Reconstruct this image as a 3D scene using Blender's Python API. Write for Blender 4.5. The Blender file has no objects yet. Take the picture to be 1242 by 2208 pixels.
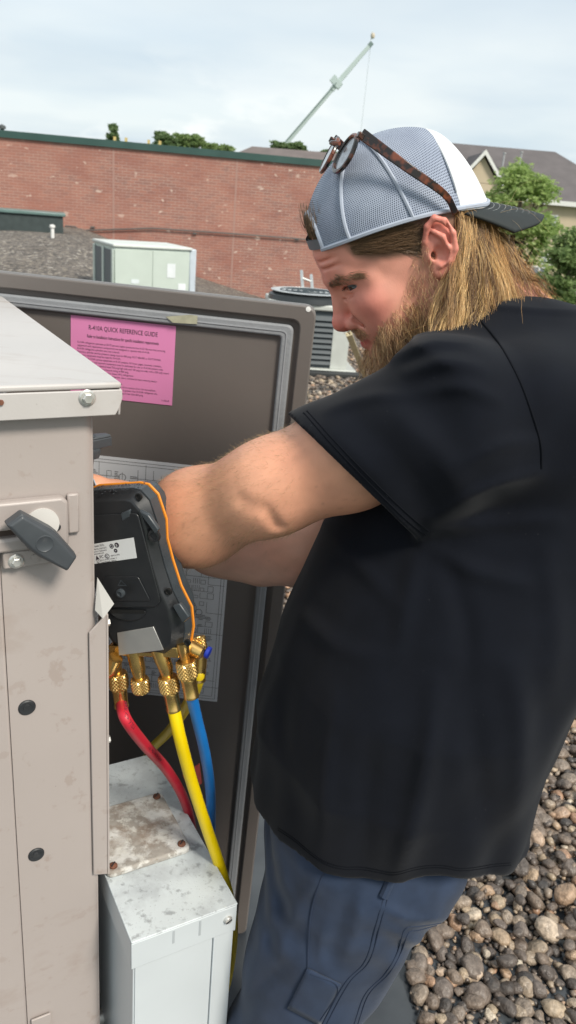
import bpy, bmesh, math, random
import numpy as np
from mathutils import Vector, Matrix
from mathutils.bvhtree import BVHTree

SC = bpy.context.scene
COL = SC.collection
rad = math.radians

# ------------------------------------------------------------------ camera
PITCH, ROLL, CZ, FPX = rad(21.0), rad(4.75), 1.62, 1700.0
fw = np.array([0, math.cos(PITCH), -math.sin(PITCH)])
r0 = np.array([1.0, 0, 0]); u0 = np.array([0, math.sin(PITCH), math.cos(PITCH)])
rc = math.cos(ROLL) * r0 + math.sin(ROLL) * u0
uc = -math.sin(ROLL) * r0 + math.cos(ROLL) * u0
CAM = np.array([0, 0, CZ])
cd = bpy.data.cameras.new('camera'); cam = bpy.data.objects.new('camera', cd); COL.objects.link(cam)
cd.sensor_fit = 'VERTICAL'; cd.sensor_height = 36.0; cd.sensor_width = 36.0
cd.lens = FPX / 2208 * 36.0
cd.clip_start = 0.02; cd.clip_end = 5000
cd.dof.use_dof = True; cd.dof.focus_distance = 0.92; cd.dof.aperture_fstop = 12.0
cam.matrix_world = Matrix(((rc[0], uc[0], -fw[0], CAM[0]), (rc[1], uc[1], -fw[1], CAM[1]), (rc[2], uc[2], -fw[2], CAM[2]), (0, 0, 0, 1)))
SC.camera = cam

# ------------------------------------------------------------------ sky, sun, exposure
SUN_AZ, SUN_EL = rad(138), rad(45)           # azimuth measured from +Y towards +X
wd = bpy.data.worlds.new('World'); SC.world = wd; wd.use_nodes = True
nt = wd.node_tree; nt.nodes.clear()
def N(t, kind, **kw):
    n = t.nodes.new(kind)
    for k, v in kw.items(): setattr(n, k, v)
    return n
out = N(nt, 'ShaderNodeOutputWorld'); bg = N(nt, 'ShaderNodeBackground')
sky = N(nt, 'ShaderNodeTexSky', sky_type='NISHITA', sun_disc=False)
sky.sun_elevation = SUN_EL; sky.sun_rotation = SUN_AZ; sky.air_density = 1.0; sky.dust_density = 1.6; sky.ozone_density = 1.0
tc = N(nt, 'ShaderNodeTexCoord'); sx = N(nt, 'ShaderNodeSeparateXYZ'); nt.links.new(tc.outputs['Generated'], sx.inputs[0])
# clouds laid out on a flat layer above the place: direction / (height + small)
ad = N(nt, 'ShaderNodeMath', operation='ADD'); ad.inputs[1].default_value = 0.10; nt.links.new(sx.outputs['Z'], ad.inputs[0])
mx = N(nt, 'ShaderNodeMath', operation='MAXIMUM'); mx.inputs[1].default_value = 0.04; nt.links.new(ad.outputs[0], mx.inputs[0])
dx = N(nt, 'ShaderNodeMath', operation='DIVIDE'); dy = N(nt, 'ShaderNodeMath', operation='DIVIDE')
nt.links.new(sx.outputs['X'], dx.inputs[0]); nt.links.new(mx.outputs[0], dx.inputs[1])
nt.links.new(sx.outputs['Y'], dy.inputs[0]); nt.links.new(mx.outputs[0], dy.inputs[1])
cb = N(nt, 'ShaderNodeCombineXYZ'); nt.links.new(dx.outputs[0], cb.inputs[0]); nt.links.new(dy.outputs[0], cb.inputs[1])
def ramp(t, src, stops):
    r = N(t, 'ShaderNodeValToRGB'); e = r.color_ramp.elements
    while len(e) < len(stops): e.new(0.5)
    for i, (p, c) in enumerate(stops):
        e[i].position = p; e[i].color = c if len(c) == 4 else (*c, 1)
    t.links.new(src, r.inputs[0]); return r
n1 = N(nt, 'ShaderNodeTexNoise'); n1.inputs['Scale'].default_value = 0.62; n1.inputs['Detail'].default_value = 5; n1.inputs['Roughness'].default_value = 0.45
nt.links.new(cb.outputs[0], n1.inputs['Vector'])
cr = ramp(nt, n1.outputs['Fac'], [(0.28, (0.76, 0.76, 0.76)), (0.60, (0.97, 0.97, 0.97))])
n2 = N(nt, 'ShaderNodeTexNoise'); n2.inputs['Scale'].default_value = 0.75; n2.inputs['Detail'].default_value = 4; n2.inputs['Roughness'].default_value = .45
mp2 = N(nt, 'ShaderNodeMapping'); mp2.inputs['Location'].default_value = (7.3, 2.2, 0); nt.links.new(cb.outputs[0], mp2.inputs[0]); nt.links.new(mp2.outputs[0], n2.inputs['Vector'])
cc = ramp(nt, n2.outputs['Fac'], [(0.32, (4.1, 4.75, 5.2)), (0.62, (5.35, 5.75, 5.8))])
mixs = N(nt, 'ShaderNodeMix', data_type='RGBA'); nt.links.new(cr.outputs[0], mixs.inputs['Factor'])
nt.links.new(sky.outputs[0], mixs.inputs[6]); nt.links.new(cc.outputs[0], mixs.inputs[7])
n3 = N(nt, 'ShaderNodeTexNoise'); n3.inputs['Scale'].default_value = 9.0; n3.inputs['Detail'].default_value = 5
mp3 = N(nt, 'ShaderNodeMapping'); mp3.inputs['Location'].default_value = (1.7, .4, 0.2); mp3.inputs['Scale'].default_value = (1, 1, 2.2); nt.links.new(tc.outputs['Generated'], mp3.inputs[0]); nt.links.new(mp3.outputs[0], n3.inputs['Vector'])
c3 = ramp(nt, n3.outputs['Fac'], [(0.55, (0, 0, 0)), (0.64, (.9, .9, .9))]); lowm = ramp(nt, sx.outputs['Z'], [(0.02, (1, 1, 1)), (0.16, (0, 0, 0))]); ml3 = N(nt, 'ShaderNodeMix', data_type='RGBA', blend_type='MULTIPLY'); ml3.inputs[0].default_value = 1; nt.links.new(c3.outputs[0], ml3.inputs[6]); nt.links.new(lowm.outputs[0], ml3.inputs[7])
mixc = N(nt, 'ShaderNodeMix', data_type='RGBA'); nt.links.new(ml3.outputs[2], mixc.inputs['Factor']); nt.links.new(mixs.outputs[2], mixc.inputs[6]); mixc.inputs[7].default_value = (6.6, 6.7, 6.5, 1)
nt.links.new(mixc.outputs[2], bg.inputs['Color']); bg.inputs['Strength'].default_value = 0.105
nt.links.new(bg.outputs[0], out.inputs['Surface'])
sl = bpy.data.lights.new('sun', 'SUN'); sl.energy = 2.5; sl.angle = rad(15.0); sl.color = (1.0, 0.93, 0.82)
sun = bpy.data.objects.new('sun', sl); COL.objects.link(sun)
sdir = Vector((math.sin(SUN_AZ) * math.cos(SUN_EL), math.cos(SUN_AZ) * math.cos(SUN_EL), math.sin(SUN_EL)))
sun.location = (6, -4, 12); sun.rotation_euler = sdir.to_track_quat('Z', 'Y').to_euler()
vs = SC.view_settings; vs.view_transform = 'Standard'; vs.look = 'None'; vs.gamma = 1.0; vs.use_curve_mapping = False
vs.exposure = 0.68
SC.cycles.max_bounces = 6; SC.cycles.use_denoising = True

# ------------------------------------------------------------------ helpers
rng = np.random.default_rng(7); random.seed(7)
def ray(x, y): return fw + rc * (x - 621) / FPX - uc * (y - 1104) / FPX
def at(x, y, d): return CAM + ray(x, y) * d                       # place by bearing and distance along the view
def atY(x, y, Y):
    r = ray(x, y); return CAM + r * (Y / r[1])
def atZ(x, y, z):
    r = ray(x, y); return CAM + r * ((z - CZ) / r[2])
def nrm(v): v = np.asarray(v, float); return v / np.linalg.norm(v)

def tag(o, label=None, cat=None, group=None, kind=None):
    if label: o['label'] = label
    if cat: o['category'] = cat
    if group: o['group'] = group
    if kind: o['kind'] = kind
    return o
ORG = {}
def empty(name, loc, label=None, cat=None, group=None):
    o = bpy.data.objects.new(name, None); COL.objects.link(o); o.location = tuple(loc); o.empty_display_size = 0.05
    ORG[o.name] = np.array(loc, float); return tag(o, label, cat, group)
def link(name, me, mat=None, parent=None):
    if mat is not None:
        for m in (mat if isinstance(mat, (list, tuple)) else [mat]): me.materials.append(m)
    o = bpy.data.objects.new(name, me); COL.objects.link(o)
    if parent is not None:
        o.parent = parent; ORG[o.name] = ORG[parent.name]
        if len(me.vertices):
            co = np.empty(len(me.vertices) * 3); me.vertices.foreach_get('co', co)
            co = (co.reshape(-1, 3) - ORG[o.name]); me.vertices.foreach_set('co', co.ravel())
    else: ORG[o.name] = np.zeros(3)
    me.update(); return o
def mesh_from(v, f, smooth=True, sharp=38):
    me = bpy.data.meshes.new('m'); me.from_pydata([tuple(map(float, p)) for p in v], [], [tuple(map(int, q)) for q in f]); me.update()
    if smooth:
        me.polygons.foreach_set('use_smooth', [True] * len(me.polygons))
        if sharp: me.set_sharp_from_angle(angle=rad(sharp))
    return me
def mesh_np(v, quads, smooth=True):
    """fast mesh from arrays: quads (n,4) or tris (n,3)"""
    me = bpy.data.meshes.new('m'); n, k = quads.shape
    me.vertices.add(len(v)); me.vertices.foreach_set('co', np.asarray(v, np.float32).ravel())
    me.loops.add(n * k); me.loops.foreach_set('vertex_index', quads.astype(np.int32).ravel())
    me.polygons.add(n); me.polygons.foreach_set('loop_start', np.arange(0, n * k, k, dtype=np.int32))
    me.polygons.foreach_set('use_smooth', np.full(n, smooth)); me.update(calc_edges=True); me.validate(); return me
def set_col(me, cols, name='Col'):
    a = me.color_attributes.new(name, 'FLOAT_COLOR', 'POINT')
    c = np.ones((len(me.vertices), 4), np.float32); c[:, :3] = cols; a.data.foreach_set('color', c.ravel())

class MB:
    def __init__(s): s.v = []; s.f = []
    def add(s, v, f):
        o = len(s.v); s.v += [tuple(map(float, p)) for p in v]; s.f += [tuple(i + o for i in q) for q in f]; return s
    def box(s, lo, hi, fr=None):
        """box in frame fr=(origin,u,v,w)"""
        o, u, v, w = fr if fr else (np.zeros(3), *np.eye(3))
        c = [(x, y, z) for z in (lo[2], hi[2]) for y in (lo[1], hi[1]) for x in (lo[0], hi[0])]
        return s.add([o + u * a + v * b + w * d for a, b, d in c], [(0, 2, 3, 1), (4, 5, 7, 6), (0, 1, 5, 4), (2, 6, 7, 3), (0, 4, 6, 2), (1, 3, 7, 5)])
    def prism(s, poly, z0, z1, fr=None, taper=None):
        o, u, v, w = fr if fr else (np.zeros(3), *np.eye(3)); n = len(poly); top = taper if taper is not None else poly
        V = [o + u * a + v * b + w * z0 for a, b in poly] + [o + u * a + v * b + w * z1 for a, b in top]
        return s.add(V, [tuple(range(n))[::-1], tuple(range(n, 2 * n))] + [(i, (i + 1) % n, n + (i + 1) % n, n + i) for i in range(n)])
    def tube(s, path, r, n=10, cap=True):
        P = np.array(path, float); m = len(P); R = np.full(m, r) if np.isscalar(r) else np.array(r)
        T = np.gradient(P, axis=0); T /= np.linalg.norm(T, axis=1)[:, None] + 1e-12
        a = np.cross(T[0], (0, 0, 1)); a = a if np.linalg.norm(a) > .1 else np.cross(T[0], (1, 0, 0)); a = nrm(a); V = []
        for i in range(m):
            a = nrm(a - T[i] * (a @ T[i])); b = np.cross(T[i], a)
            for k in range(n):
                t = 2 * math.pi * k / n; V.append(P[i] + R[i] * (a * math.cos(t) + b * math.sin(t)))
        Fc = [(i * n + k, i * n + (k + 1) % n, (i + 1) * n + (k + 1) % n, (i + 1) * n + k) for i in range(m - 1) for k in range(n)]
        if cap: Fc += [tuple(range(n))[::-1], tuple((m - 1) * n + k for k in range(n))]
        return s.add(V, Fc)
    def lathe(s, prof, o, w, n=24):
        """prof = [(radius, height)] along axis w from o"""
        w = nrm(w); u = np.cross(w, (0, 0, 1)); u = nrm(u) if np.linalg.norm(u) > .1 else np.array([1., 0, 0]); v = np.cross(w, u)
        V = [np.asarray(o) + w * h + max(r, 1e-5) * (u * math.cos(2 * math.pi * k / n) + v * math.sin(2 * math.pi * k / n)) for r, h in prof for k in range(n)]
        m = len(prof)
        return s.add(V, [(i * n + k, i * n + (k + 1) % n, (i + 1) * n + (k + 1) % n, (i + 1) * n + k) for i in range(m - 1) for k in range(n)] + [tuple(range(n))[::-1], tuple((m - 1) * n + k for k in range(n))])
    def build(s, name, mat, parent=None, smooth=True, sharp=38, bevel=0, seg=2):
        o = link(name, mesh_from(s.v, s.f, smooth, sharp), mat, parent)
        if bevel:
            b = o.modifiers.new('bevel', 'BEVEL'); b.width = bevel; b.segments = seg; b.limit_method = 'ANGLE'; b.angle_limit = rad(30); b.harden_normals = False
        return o
def rounded(poly, r, n=4):
    out = []; P = [np.array(p, float) for p in poly]; m = len(P)
    for i in range(m):
        a, b, c = P[i - 1], P[i], P[(i + 1) % m]; ra = min(r, .45 * np.linalg.norm(a - b), .45 * np.linalg.norm(c - b))
        p0 = b + nrm(a - b) * ra; p1 = b + nrm(c - b) * ra
        for k in range(n + 1):
            t = k / n; out.append((1 - t) ** 2 * p0 + 2 * t * (1 - t) * b + t * t * p1)
    return [tuple(p) for p in out]
def spline(pts, n=8):
    P = np.array(pts, float); P = np.vstack([2 * P[0] - P[1], P, 2 * P[-1] - P[-2]]); out = []
    for i in range(1, len(P) - 2):
        a, b, c, d = P[i - 1:i + 3]
        for t in np.linspace(0, 1, n, endpoint=False): out.append(.5 * (2 * b + (c - a) * t + (2 * a - 5 * b + 4 * c - d) * t * t + (3 * b - a - 3 * c + d) * t ** 3))
    out.append(P[-2]); return np.array(out)

# ------------------------------------------------------------------ procedural materials
MATS = {}
def mat(name, col, rough=.5, metal=0, var=.08, vs=9, bump=0, bs=120, stains=None, spec=.5, coat=0, attr=None, sheen=0, sss=0, coords='Object', rvar=.1):
    """base colour with noise variation, optional stains [(scale, lo, hi, colour, amount, seed)], bump; attr multiplies by a colour attribute"""
    if name in MATS: return MATS[name]
    m = bpy.data.materials.new(name); m.use_nodes = True; t = m.node_tree; b = t.nodes['Principled BSDF']; L = t.links
    tcn = N(t, 'ShaderNodeTexCoord'); src = tcn.outputs[coords]
    nz = N(t, 'ShaderNodeTexNoise'); nz.inputs['Scale'].default_value = vs; nz.inputs['Detail'].default_value = 5; L.new(src, nz.inputs['Vector'])
    c = np.array(col)
    r = ramp(t, nz.outputs['Fac'], [(.25, tuple(c * (1 - var))), (.75, tuple(np.minimum(c * (1 + var), 1)))]); cur = r.outputs[0]
    if attr:
        an = N(t, 'ShaderNodeAttribute', attribute_name=attr); mm = N(t, 'ShaderNodeMix', data_type='RGBA', blend_type='MULTIPLY'); mm.inputs[0].default_value = 1
        L.new(cur, mm.inputs[6]); L.new(an.outputs['Color'], mm.inputs[7]); cur = mm.outputs[2]
    for (sc, lo, hi, sc_col, amt, seed) in (stains or []):
        mpn = N(t, 'ShaderNodeMapping'); mpn.inputs['Location'].default_value = (seed * 3.1, seed * 1.7, seed)
        if isinstance(sc, tuple): mpn.inputs['Scale'].default_value = sc; s_ = 1.0
        else: s_ = sc
        L.new(src, mpn.inputs[0]); n_ = N(t, 'ShaderNodeTexNoise'); n_.inputs['Scale'].default_value = s_; n_.inputs['Detail'].default_value = 6; n_.inputs['Roughness'].default_value = .6
        L.new(mpn.outputs[0], n_.inputs['Vector']); rr = ramp(t, n_.outputs['Fac'], [(lo, (0, 0, 0)), (hi, (amt,) * 3)])
        mm = N(t, 'ShaderNodeMix', data_type='RGBA'); L.new(rr.outputs[0], mm.inputs['Factor']); L.new(cur, mm.inputs[6]); mm.inputs[7].default_value = (*sc_col, 1); cur = mm.outputs[2]
    L.new(cur, b.inputs['Base Color'])
    if rvar:
        rr = N(t, 'ShaderNodeMapRange'); rr.inputs['To Min'].default_value = max(rough - rvar, .02); rr.inputs['To Max'].default_value = min(rough + rvar, 1); L.new(nz.outputs['Fac'], rr.inputs[0]); L.new(rr.outputs[0], b.inputs['Roughness'])
    else: b.inputs['Roughness'].default_value = rough
    b.inputs['Metallic'].default_value = metal; b.inputs['Specular IOR Level'].default_value = spec; b.inputs['Coat Weight'].default_value = coat
    b.inputs['Sheen Weight'].default_value = sheen; b.inputs['Sheen Roughness'].default_value = .5
    if sss:
        b.inputs['Subsurface Weight'].default_value = sss; b.inputs['Subsurface Radius'].default_value = (1, .35, .2); b.inputs['Subsurface Scale'].default_value = .006
    if bump:
        nb = N(t, 'ShaderNodeTexNoise'); nb.inputs['Scale'].default_value = bs; nb.inputs['Detail'].default_value = 4; L.new(src, nb.inputs['Vector'])
        bn = N(t, 'ShaderNodeBump'); bn.inputs['Strength'].default_value = min(bump, 1); bn.inputs['Distance'].default_value = .3 / bs if bump <= 1 else bump * .3 / bs
        L.new(nb.outputs['Fac'], bn.inputs['Height']); L.new(bn.outputs[0], b.inputs['Normal'])
    MATS[name] = m; return m

def text_mesh(txt, size, fr, name, m, parent, align='LEFT', off=.0004, sx=1.0, space=1.0, bold=0):
    """flat printed lettering laid on a surface frame (origin,u,v,n)"""
    cu = bpy.data.curves.new('t', 'FONT'); cu.body = txt; cu.size = size; cu.align_x = align; cu.resolution_u = 2; cu.space_line = space; cu.offset = bold
    ob = bpy.data.objects.new('t', cu); COL.objects.link(ob); dg = bpy.context.evaluated_depsgraph_get(); me = bpy.data.meshes.new_from_object(ob.evaluated_get(dg))
    bpy.data.objects.remove(ob); bpy.data.curves.remove(cu)
    o, u, v, n = fr; co = np.empty(len(me.vertices) * 3); me.vertices.foreach_get('co', co); co = co.reshape(-1, 3)
    P = o + np.outer(co[:, 0] * sx, u) + np.outer(co[:, 1], v) + n * off; me.vertices.foreach_set('co', P.ravel()); me.materials.clear()
    return link(name, me, m, parent)

# ------------------------------------------------------------------ implicit surfaces (smooth sculpting on a grid, then surface nets)
class Field:
    def __init__(s, lo, hi, h):
        s.lo = np.array(lo, float); s.h = h; n = np.ceil((np.array(hi) - s.lo) / h).astype(int) + 1; s.n = n
        s.ax = [(s.lo[i] + h * np.arange(n[i])).astype(np.float32) for i in range(3)]
        s.D = np.full(n, .2, np.float32)
    def _sl(s, lo, hi):
        r = []
        for i in range(3):
            a = int(np.clip(math.floor((lo[i] - s.lo[i]) / s.h), 0, s.n[i])); b = int(np.clip(math.ceil((hi[i] - s.lo[i]) / s.h) + 1, 0, s.n[i])); r.append(slice(a, b))
        return tuple(r)
    def grid(s, sl): return np.meshgrid(s.ax[0][sl[0]], s.ax[1][sl[1]], s.ax[2][sl[2]], indexing='ij', sparse=True)
    def op(s, fn, lo, hi, k=.01, mode='add'):
        m = max(k * 1.5, s.h * 3); sl = s._sl(np.array(lo) - m, np.array(hi) + m)
        if any(q.stop <= q.start for q in sl): return
        d = np.broadcast_to(fn(*s.grid(sl)), s.D[sl].shape); D = s.D[sl]
        if mode == 'add':
            h = np.clip(.5 + .5 * (D - d) / k, 0, 1); s.D[sl] = D + (d - D) * h - k * h * (1 - h)
        elif mode == 'sub':
            h = np.clip(.5 - .5 * (D + d) / k, 0, 1); s.D[sl] = D + (-d - D) * h + k * h * (1 - h)
        elif mode == 'and':
            h = np.clip(.5 - .5 * (D - d) / k, 0, 1); s.D[sl] = D + (d - D) * h + k * h * (1 - h)
        elif mode == 'off': s.D[sl] = D + d
    def ell(s, c, r, k=.01, mode='add', R=None):
        c = np.array(c, float); r = np.array(r, float); M = np.eye(3) if R is None else np.array(R)
        def fn(X, Y, Z):
            x, y, z = X - c[0], Y - c[1], Z - c[2]
            a = (M[0, 0] * x + M[0, 1] * y + M[0, 2] * z) / r[0]; b = (M[1, 0] * x + M[1, 1] * y + M[1, 2] * z) / r[1]; d = (M[2, 0] * x + M[2, 1] * y + M[2, 2] * z) / r[2]
            k0 = np.sqrt(a * a + b * b + d * d); k1 = np.sqrt((a / r[0]) ** 2 + (b / r[1]) ** 2 + (d / r[2]) ** 2) + 1e-9
            return k0 * (k0 - 1) / k1
        e = np.sqrt(((M.T * r) ** 2).sum(1)); s.op(fn, c - e, c + e, k, mode)
    def cap(s, a, b, ra, rb=None, k=.01, mode='add', flat=None):
        """tapered capsule; flat=(axis, factor) squeezes along axis"""
        a = np.array(a, float); b = np.array(b, float); rb = ra if rb is None else rb; ab = b - a; L2 = ab @ ab
        fa = None if flat is None else (nrm(flat[0]), flat[1])
        def fn(X, Y, Z):
            x, y, z = X - a[0], Y - a[1], Z - a[2]
            t = np.clip((x * ab[0] + y * ab[1] + z * ab[2]) / L2, 0, 1)
            qx, qy, qz = x - t * ab[0], y - t * ab[1], z - t * ab[2]; q2 = qx * qx + qy * qy + qz * qz
            if fa is not None:
                w = qx * fa[0][0] + qy * fa[0][1] + qz * fa[0][2]; q2 = q2 + w * w * (1 / fa[1] ** 2 - 1)
            return np.sqrt(q2) - (ra + (rb - ra) * t)
        m = max(ra, rb); s.op(fn, np.minimum(a, b) - m, np.maximum(a, b) + m, k, mode)
    def loft(s, st, axis=2, k=.01, mode='add', pw=2.0):
        """stations (h, cx, a, cy, b): ellipse sections along z"""
        st = np.array(st, float)
        def fn(X, Y, Z):
            z = np.clip(Z, st[0, 0], st[-1, 0]); g = lambda i: np.interp(z.ravel(), st[:, 0], st[:, i]).reshape(z.shape).astype(np.float32)
            cx, a, cy, b = g(1), g(2), g(3), g(4)
            q = (np.abs((X - cx) / a) ** pw + np.abs((Y - cy) / b) ** pw) ** (1 / pw); d = (q - 1) * np.minimum(a, b)
            return np.maximum(d, np.maximum(st[0, 0] - Z, Z - st[-1, 0]))
        a = st[:, 2].max(); b = st[:, 4].max()
        s.op(fn, (st[:, 1].min() - a, st[:, 3].min() - b, st[0, 0]), (st[:, 1].max() + a, st[:, 3].max() + b, st[-1, 0]), k, mode)
    def mesh(s):
        D = s.D; ins = D < 0; n = np.array(D.shape) - 1
        cnt = np.zeros(n, np.int8); off = [(i, j, k) for i in (0, 1) for j in (0, 1) for k in (0, 1)]
        for (i, j, k) in off: cnt += ins[i:i + n[0], j:j + n[1], k:k + n[2]]
        act = (cnt > 0) & (cnt < 8); ci = np.argwhere(act); idx = np.full(n, -1, np.int64); idx[act] = np.arange(len(ci))
        val = np.stack([D[ci[:, 0] + i, ci[:, 1] + j, ci[:, 2] + k] for (i, j, k) in off], 1); P = np.zeros((len(ci), 3)); c = np.zeros(len(ci)); of = np.array(off, float)
        for a in range(8):
            for b in range(a + 1, 8):
                if np.abs(of[a] - of[b]).sum() == 1:
                    m = (val[:, a] < 0) != (val[:, b] < 0); t = np.where(m, val[:, a] / (val[:, a] - val[:, b] + 1e-12), 0)
                    P += m[:, None] * (of[a] + (of[b] - of[a]) * t[:, None]); c += m
        V = s.lo + s.h * (ci + P / c[:, None]); Q = []
        for axn in range(3):
            sa = [slice(None)] * 3; sb = [slice(None)] * 3; sa[axn] = slice(0, -1); sb[axn] = slice(1, None)
            A = ins[tuple(sa)]; B = ins[tuple(sb)]; e = np.argwhere(A != B); o1, o2 = [q for q in range(3) if q != axn]
            ok = (e[:, o1] > 0) & (e[:, o2] > 0) & (e[:, o1] < n[o1]) & (e[:, o2] < n[o2]); e = e[ok]; fl = A[tuple(e.T)]
            def cell(d1, d2):
                q = e.copy(); q[:, o1] += d1; q[:, o2] += d2; return idx[tuple(q.T)]
            q = np.stack([cell(-1, -1), cell(0, -1), cell(0, 0), cell(-1, 0)], 1)
            if axn == 1: fl = ~fl
            q[~fl] = q[~fl][:, ::-1]; Q.append(q)
        Q = np.vstack(Q); Q = Q[(Q >= 0).all(1)]; us = np.unique(Q); re = np.full(len(V), -1); re[us] = np.arange(len(us)); return V[us], re[Q]
def relax(V, Q, it=2, lam=.5):
    for _ in range(it):
        S = np.zeros_like(V); c = np.zeros(len(V))
        for a, b in ((0, 1), (1, 2), (2, 3), (3, 0)):
            np.add.at(S, Q[:, a], V[Q[:, b]]); np.add.at(S, Q[:, b], V[Q[:, a]]); np.add.at(c, Q[:, a], 1); np.add.at(c, Q[:, b], 1)
        V = V + lam * (np.where(c[:, None] > 0, S / np.maximum(c, 1)[:, None], V) - V)
    return V
def vnormals(V, Q):
    n = np.cross(V[Q[:, 2]] - V[Q[:, 0]], V[Q[:, 3]] - V[Q[:, 1]]); out = np.zeros_like(V)
    for i in range(4): np.add.at(out, Q[:, i], n)
    return out / (np.linalg.norm(out, axis=1)[:, None] + 1e-12)
def vnoise(P, sc, seed=0):
    """cheap smooth noise in -1..1 from sines"""
    r_ = np.random.default_rng(seed); out = 0
    for i in range(6):
        d = r_.normal(size=3); d /= np.linalg.norm(d); out = out + np.sin(P @ d * sc * (0.7 + .3 * i) + r_.uniform(0, 6.28)) / (1 + .35 * i)
    return out / 2.6
def strands(paths, r0_, r1_, cols=None, sides=3):
    """paths (n,k,3) -> tube mesh arrays"""
    P = np.asarray(paths, float); n, k, _ = P.shape; T = np.gradient(P, axis=1); T /= np.linalg.norm(T, axis=2)[..., None] + 1e-12
    A = np.cross(T, np.array([.31, .52, .8])); A /= np.linalg.norm(A, axis=2)[..., None] + 1e-9; B = np.cross(T, A)
    t = np.linspace(0, 1, k); R = (r0_ + (r1_ - r0_) * t)[None, :, None] * (np.ones((n, 1, 1)))
    ring = [P + R * (A * math.cos(2 * math.pi * s_ / sides) + B * math.sin(2 * math.pi * s_ / sides)) for s_ in range(sides)]
    V = np.stack(ring, 2).reshape(-1, 3); base = (np.arange(n) * k * sides)[:, None, None] + (np.arange(k - 1) * sides)[None, :, None]
    s0 = np.arange(sides)[None, None, :]; s1 = (s0 + 1) % sides
    Q = np.stack([base + s0, base + s1, base + sides + s1, base + sides + s0], -1).reshape(-1, 4)
    C_ = None if cols is None else np.repeat(np.asarray(cols), k * sides, axis=0); return V, Q, C_
# ================================================================== THE SETTING
E1 = np.array([math.cos(rad(30)), math.sin(rad(30)), 0.]); E2 = np.array([-math.sin(rad(30)), math.cos(rad(30)), 0.]); EZ = np.array([0, 0, 1.])
m_grass = mat('grass', (.06, .10, .03), .9, var=.4, vs=.15)
gnd = MB().add([(-900, -300, -5.2), (900, -300, -5.2), (900, 2500, -5.2), (-900, 2500, -5.2)], [(0, 1, 2, 3)]).build('ground', m_grass); tag(gnd, kind='structure')

# brick wall plane: passes (0,22), recedes to the right
WD = nrm((math.cos(rad(9)), math.sin(rad(9)), 0)); WN = np.array([WD[1], -WD[0], 0]); W0 = np.array([0, 22., 0])
def onwall(px, py, off=0):
    r = ray(px, py); o = W0 + WN * off; t = ((o - CAM) @ WN) / (r @ WN); return CAM + r * t
hp = [onwall(*p) for p in [(-250, 472), (0, 478), (150, 490), (190, 503), (400, 590), (560, 641), (700, 676)]]
hX = np.array([p[0] for p in hp]); hZ = np.array([p[2] for p in hp])
def roof_z(X, Y):
    t = np.clip((Y - 9.5) / 7.5, 0, 1); t = t * t * (3 - 2 * t); return np.interp(X * 22 / np.maximum(Y, 6), hX, hZ) * t
gx = np.linspace(-17, 9, 66); gy = np.concatenate([np.linspace(-3, 9, 14), np.linspace(9.5, 24, 30)])
GX, GY = np.meshgrid(gx, gy, indexing='ij'); GZ = roof_z(GX, GY)
cut = (GX > 3.0) & (GY > 13)
V = np.stack([GX, GY, GZ], -1).reshape(-1, 3); ny = len(gy); f = []
for i in range(len(gx) - 1):
    for j in range(ny - 1):
        if cut[i:i + 2, j:j + 2].any(): continue
        f.append((i * ny + j, (i + 1) * ny + j, (i + 1) * ny + j + 1, i * ny + j + 1))
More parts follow.
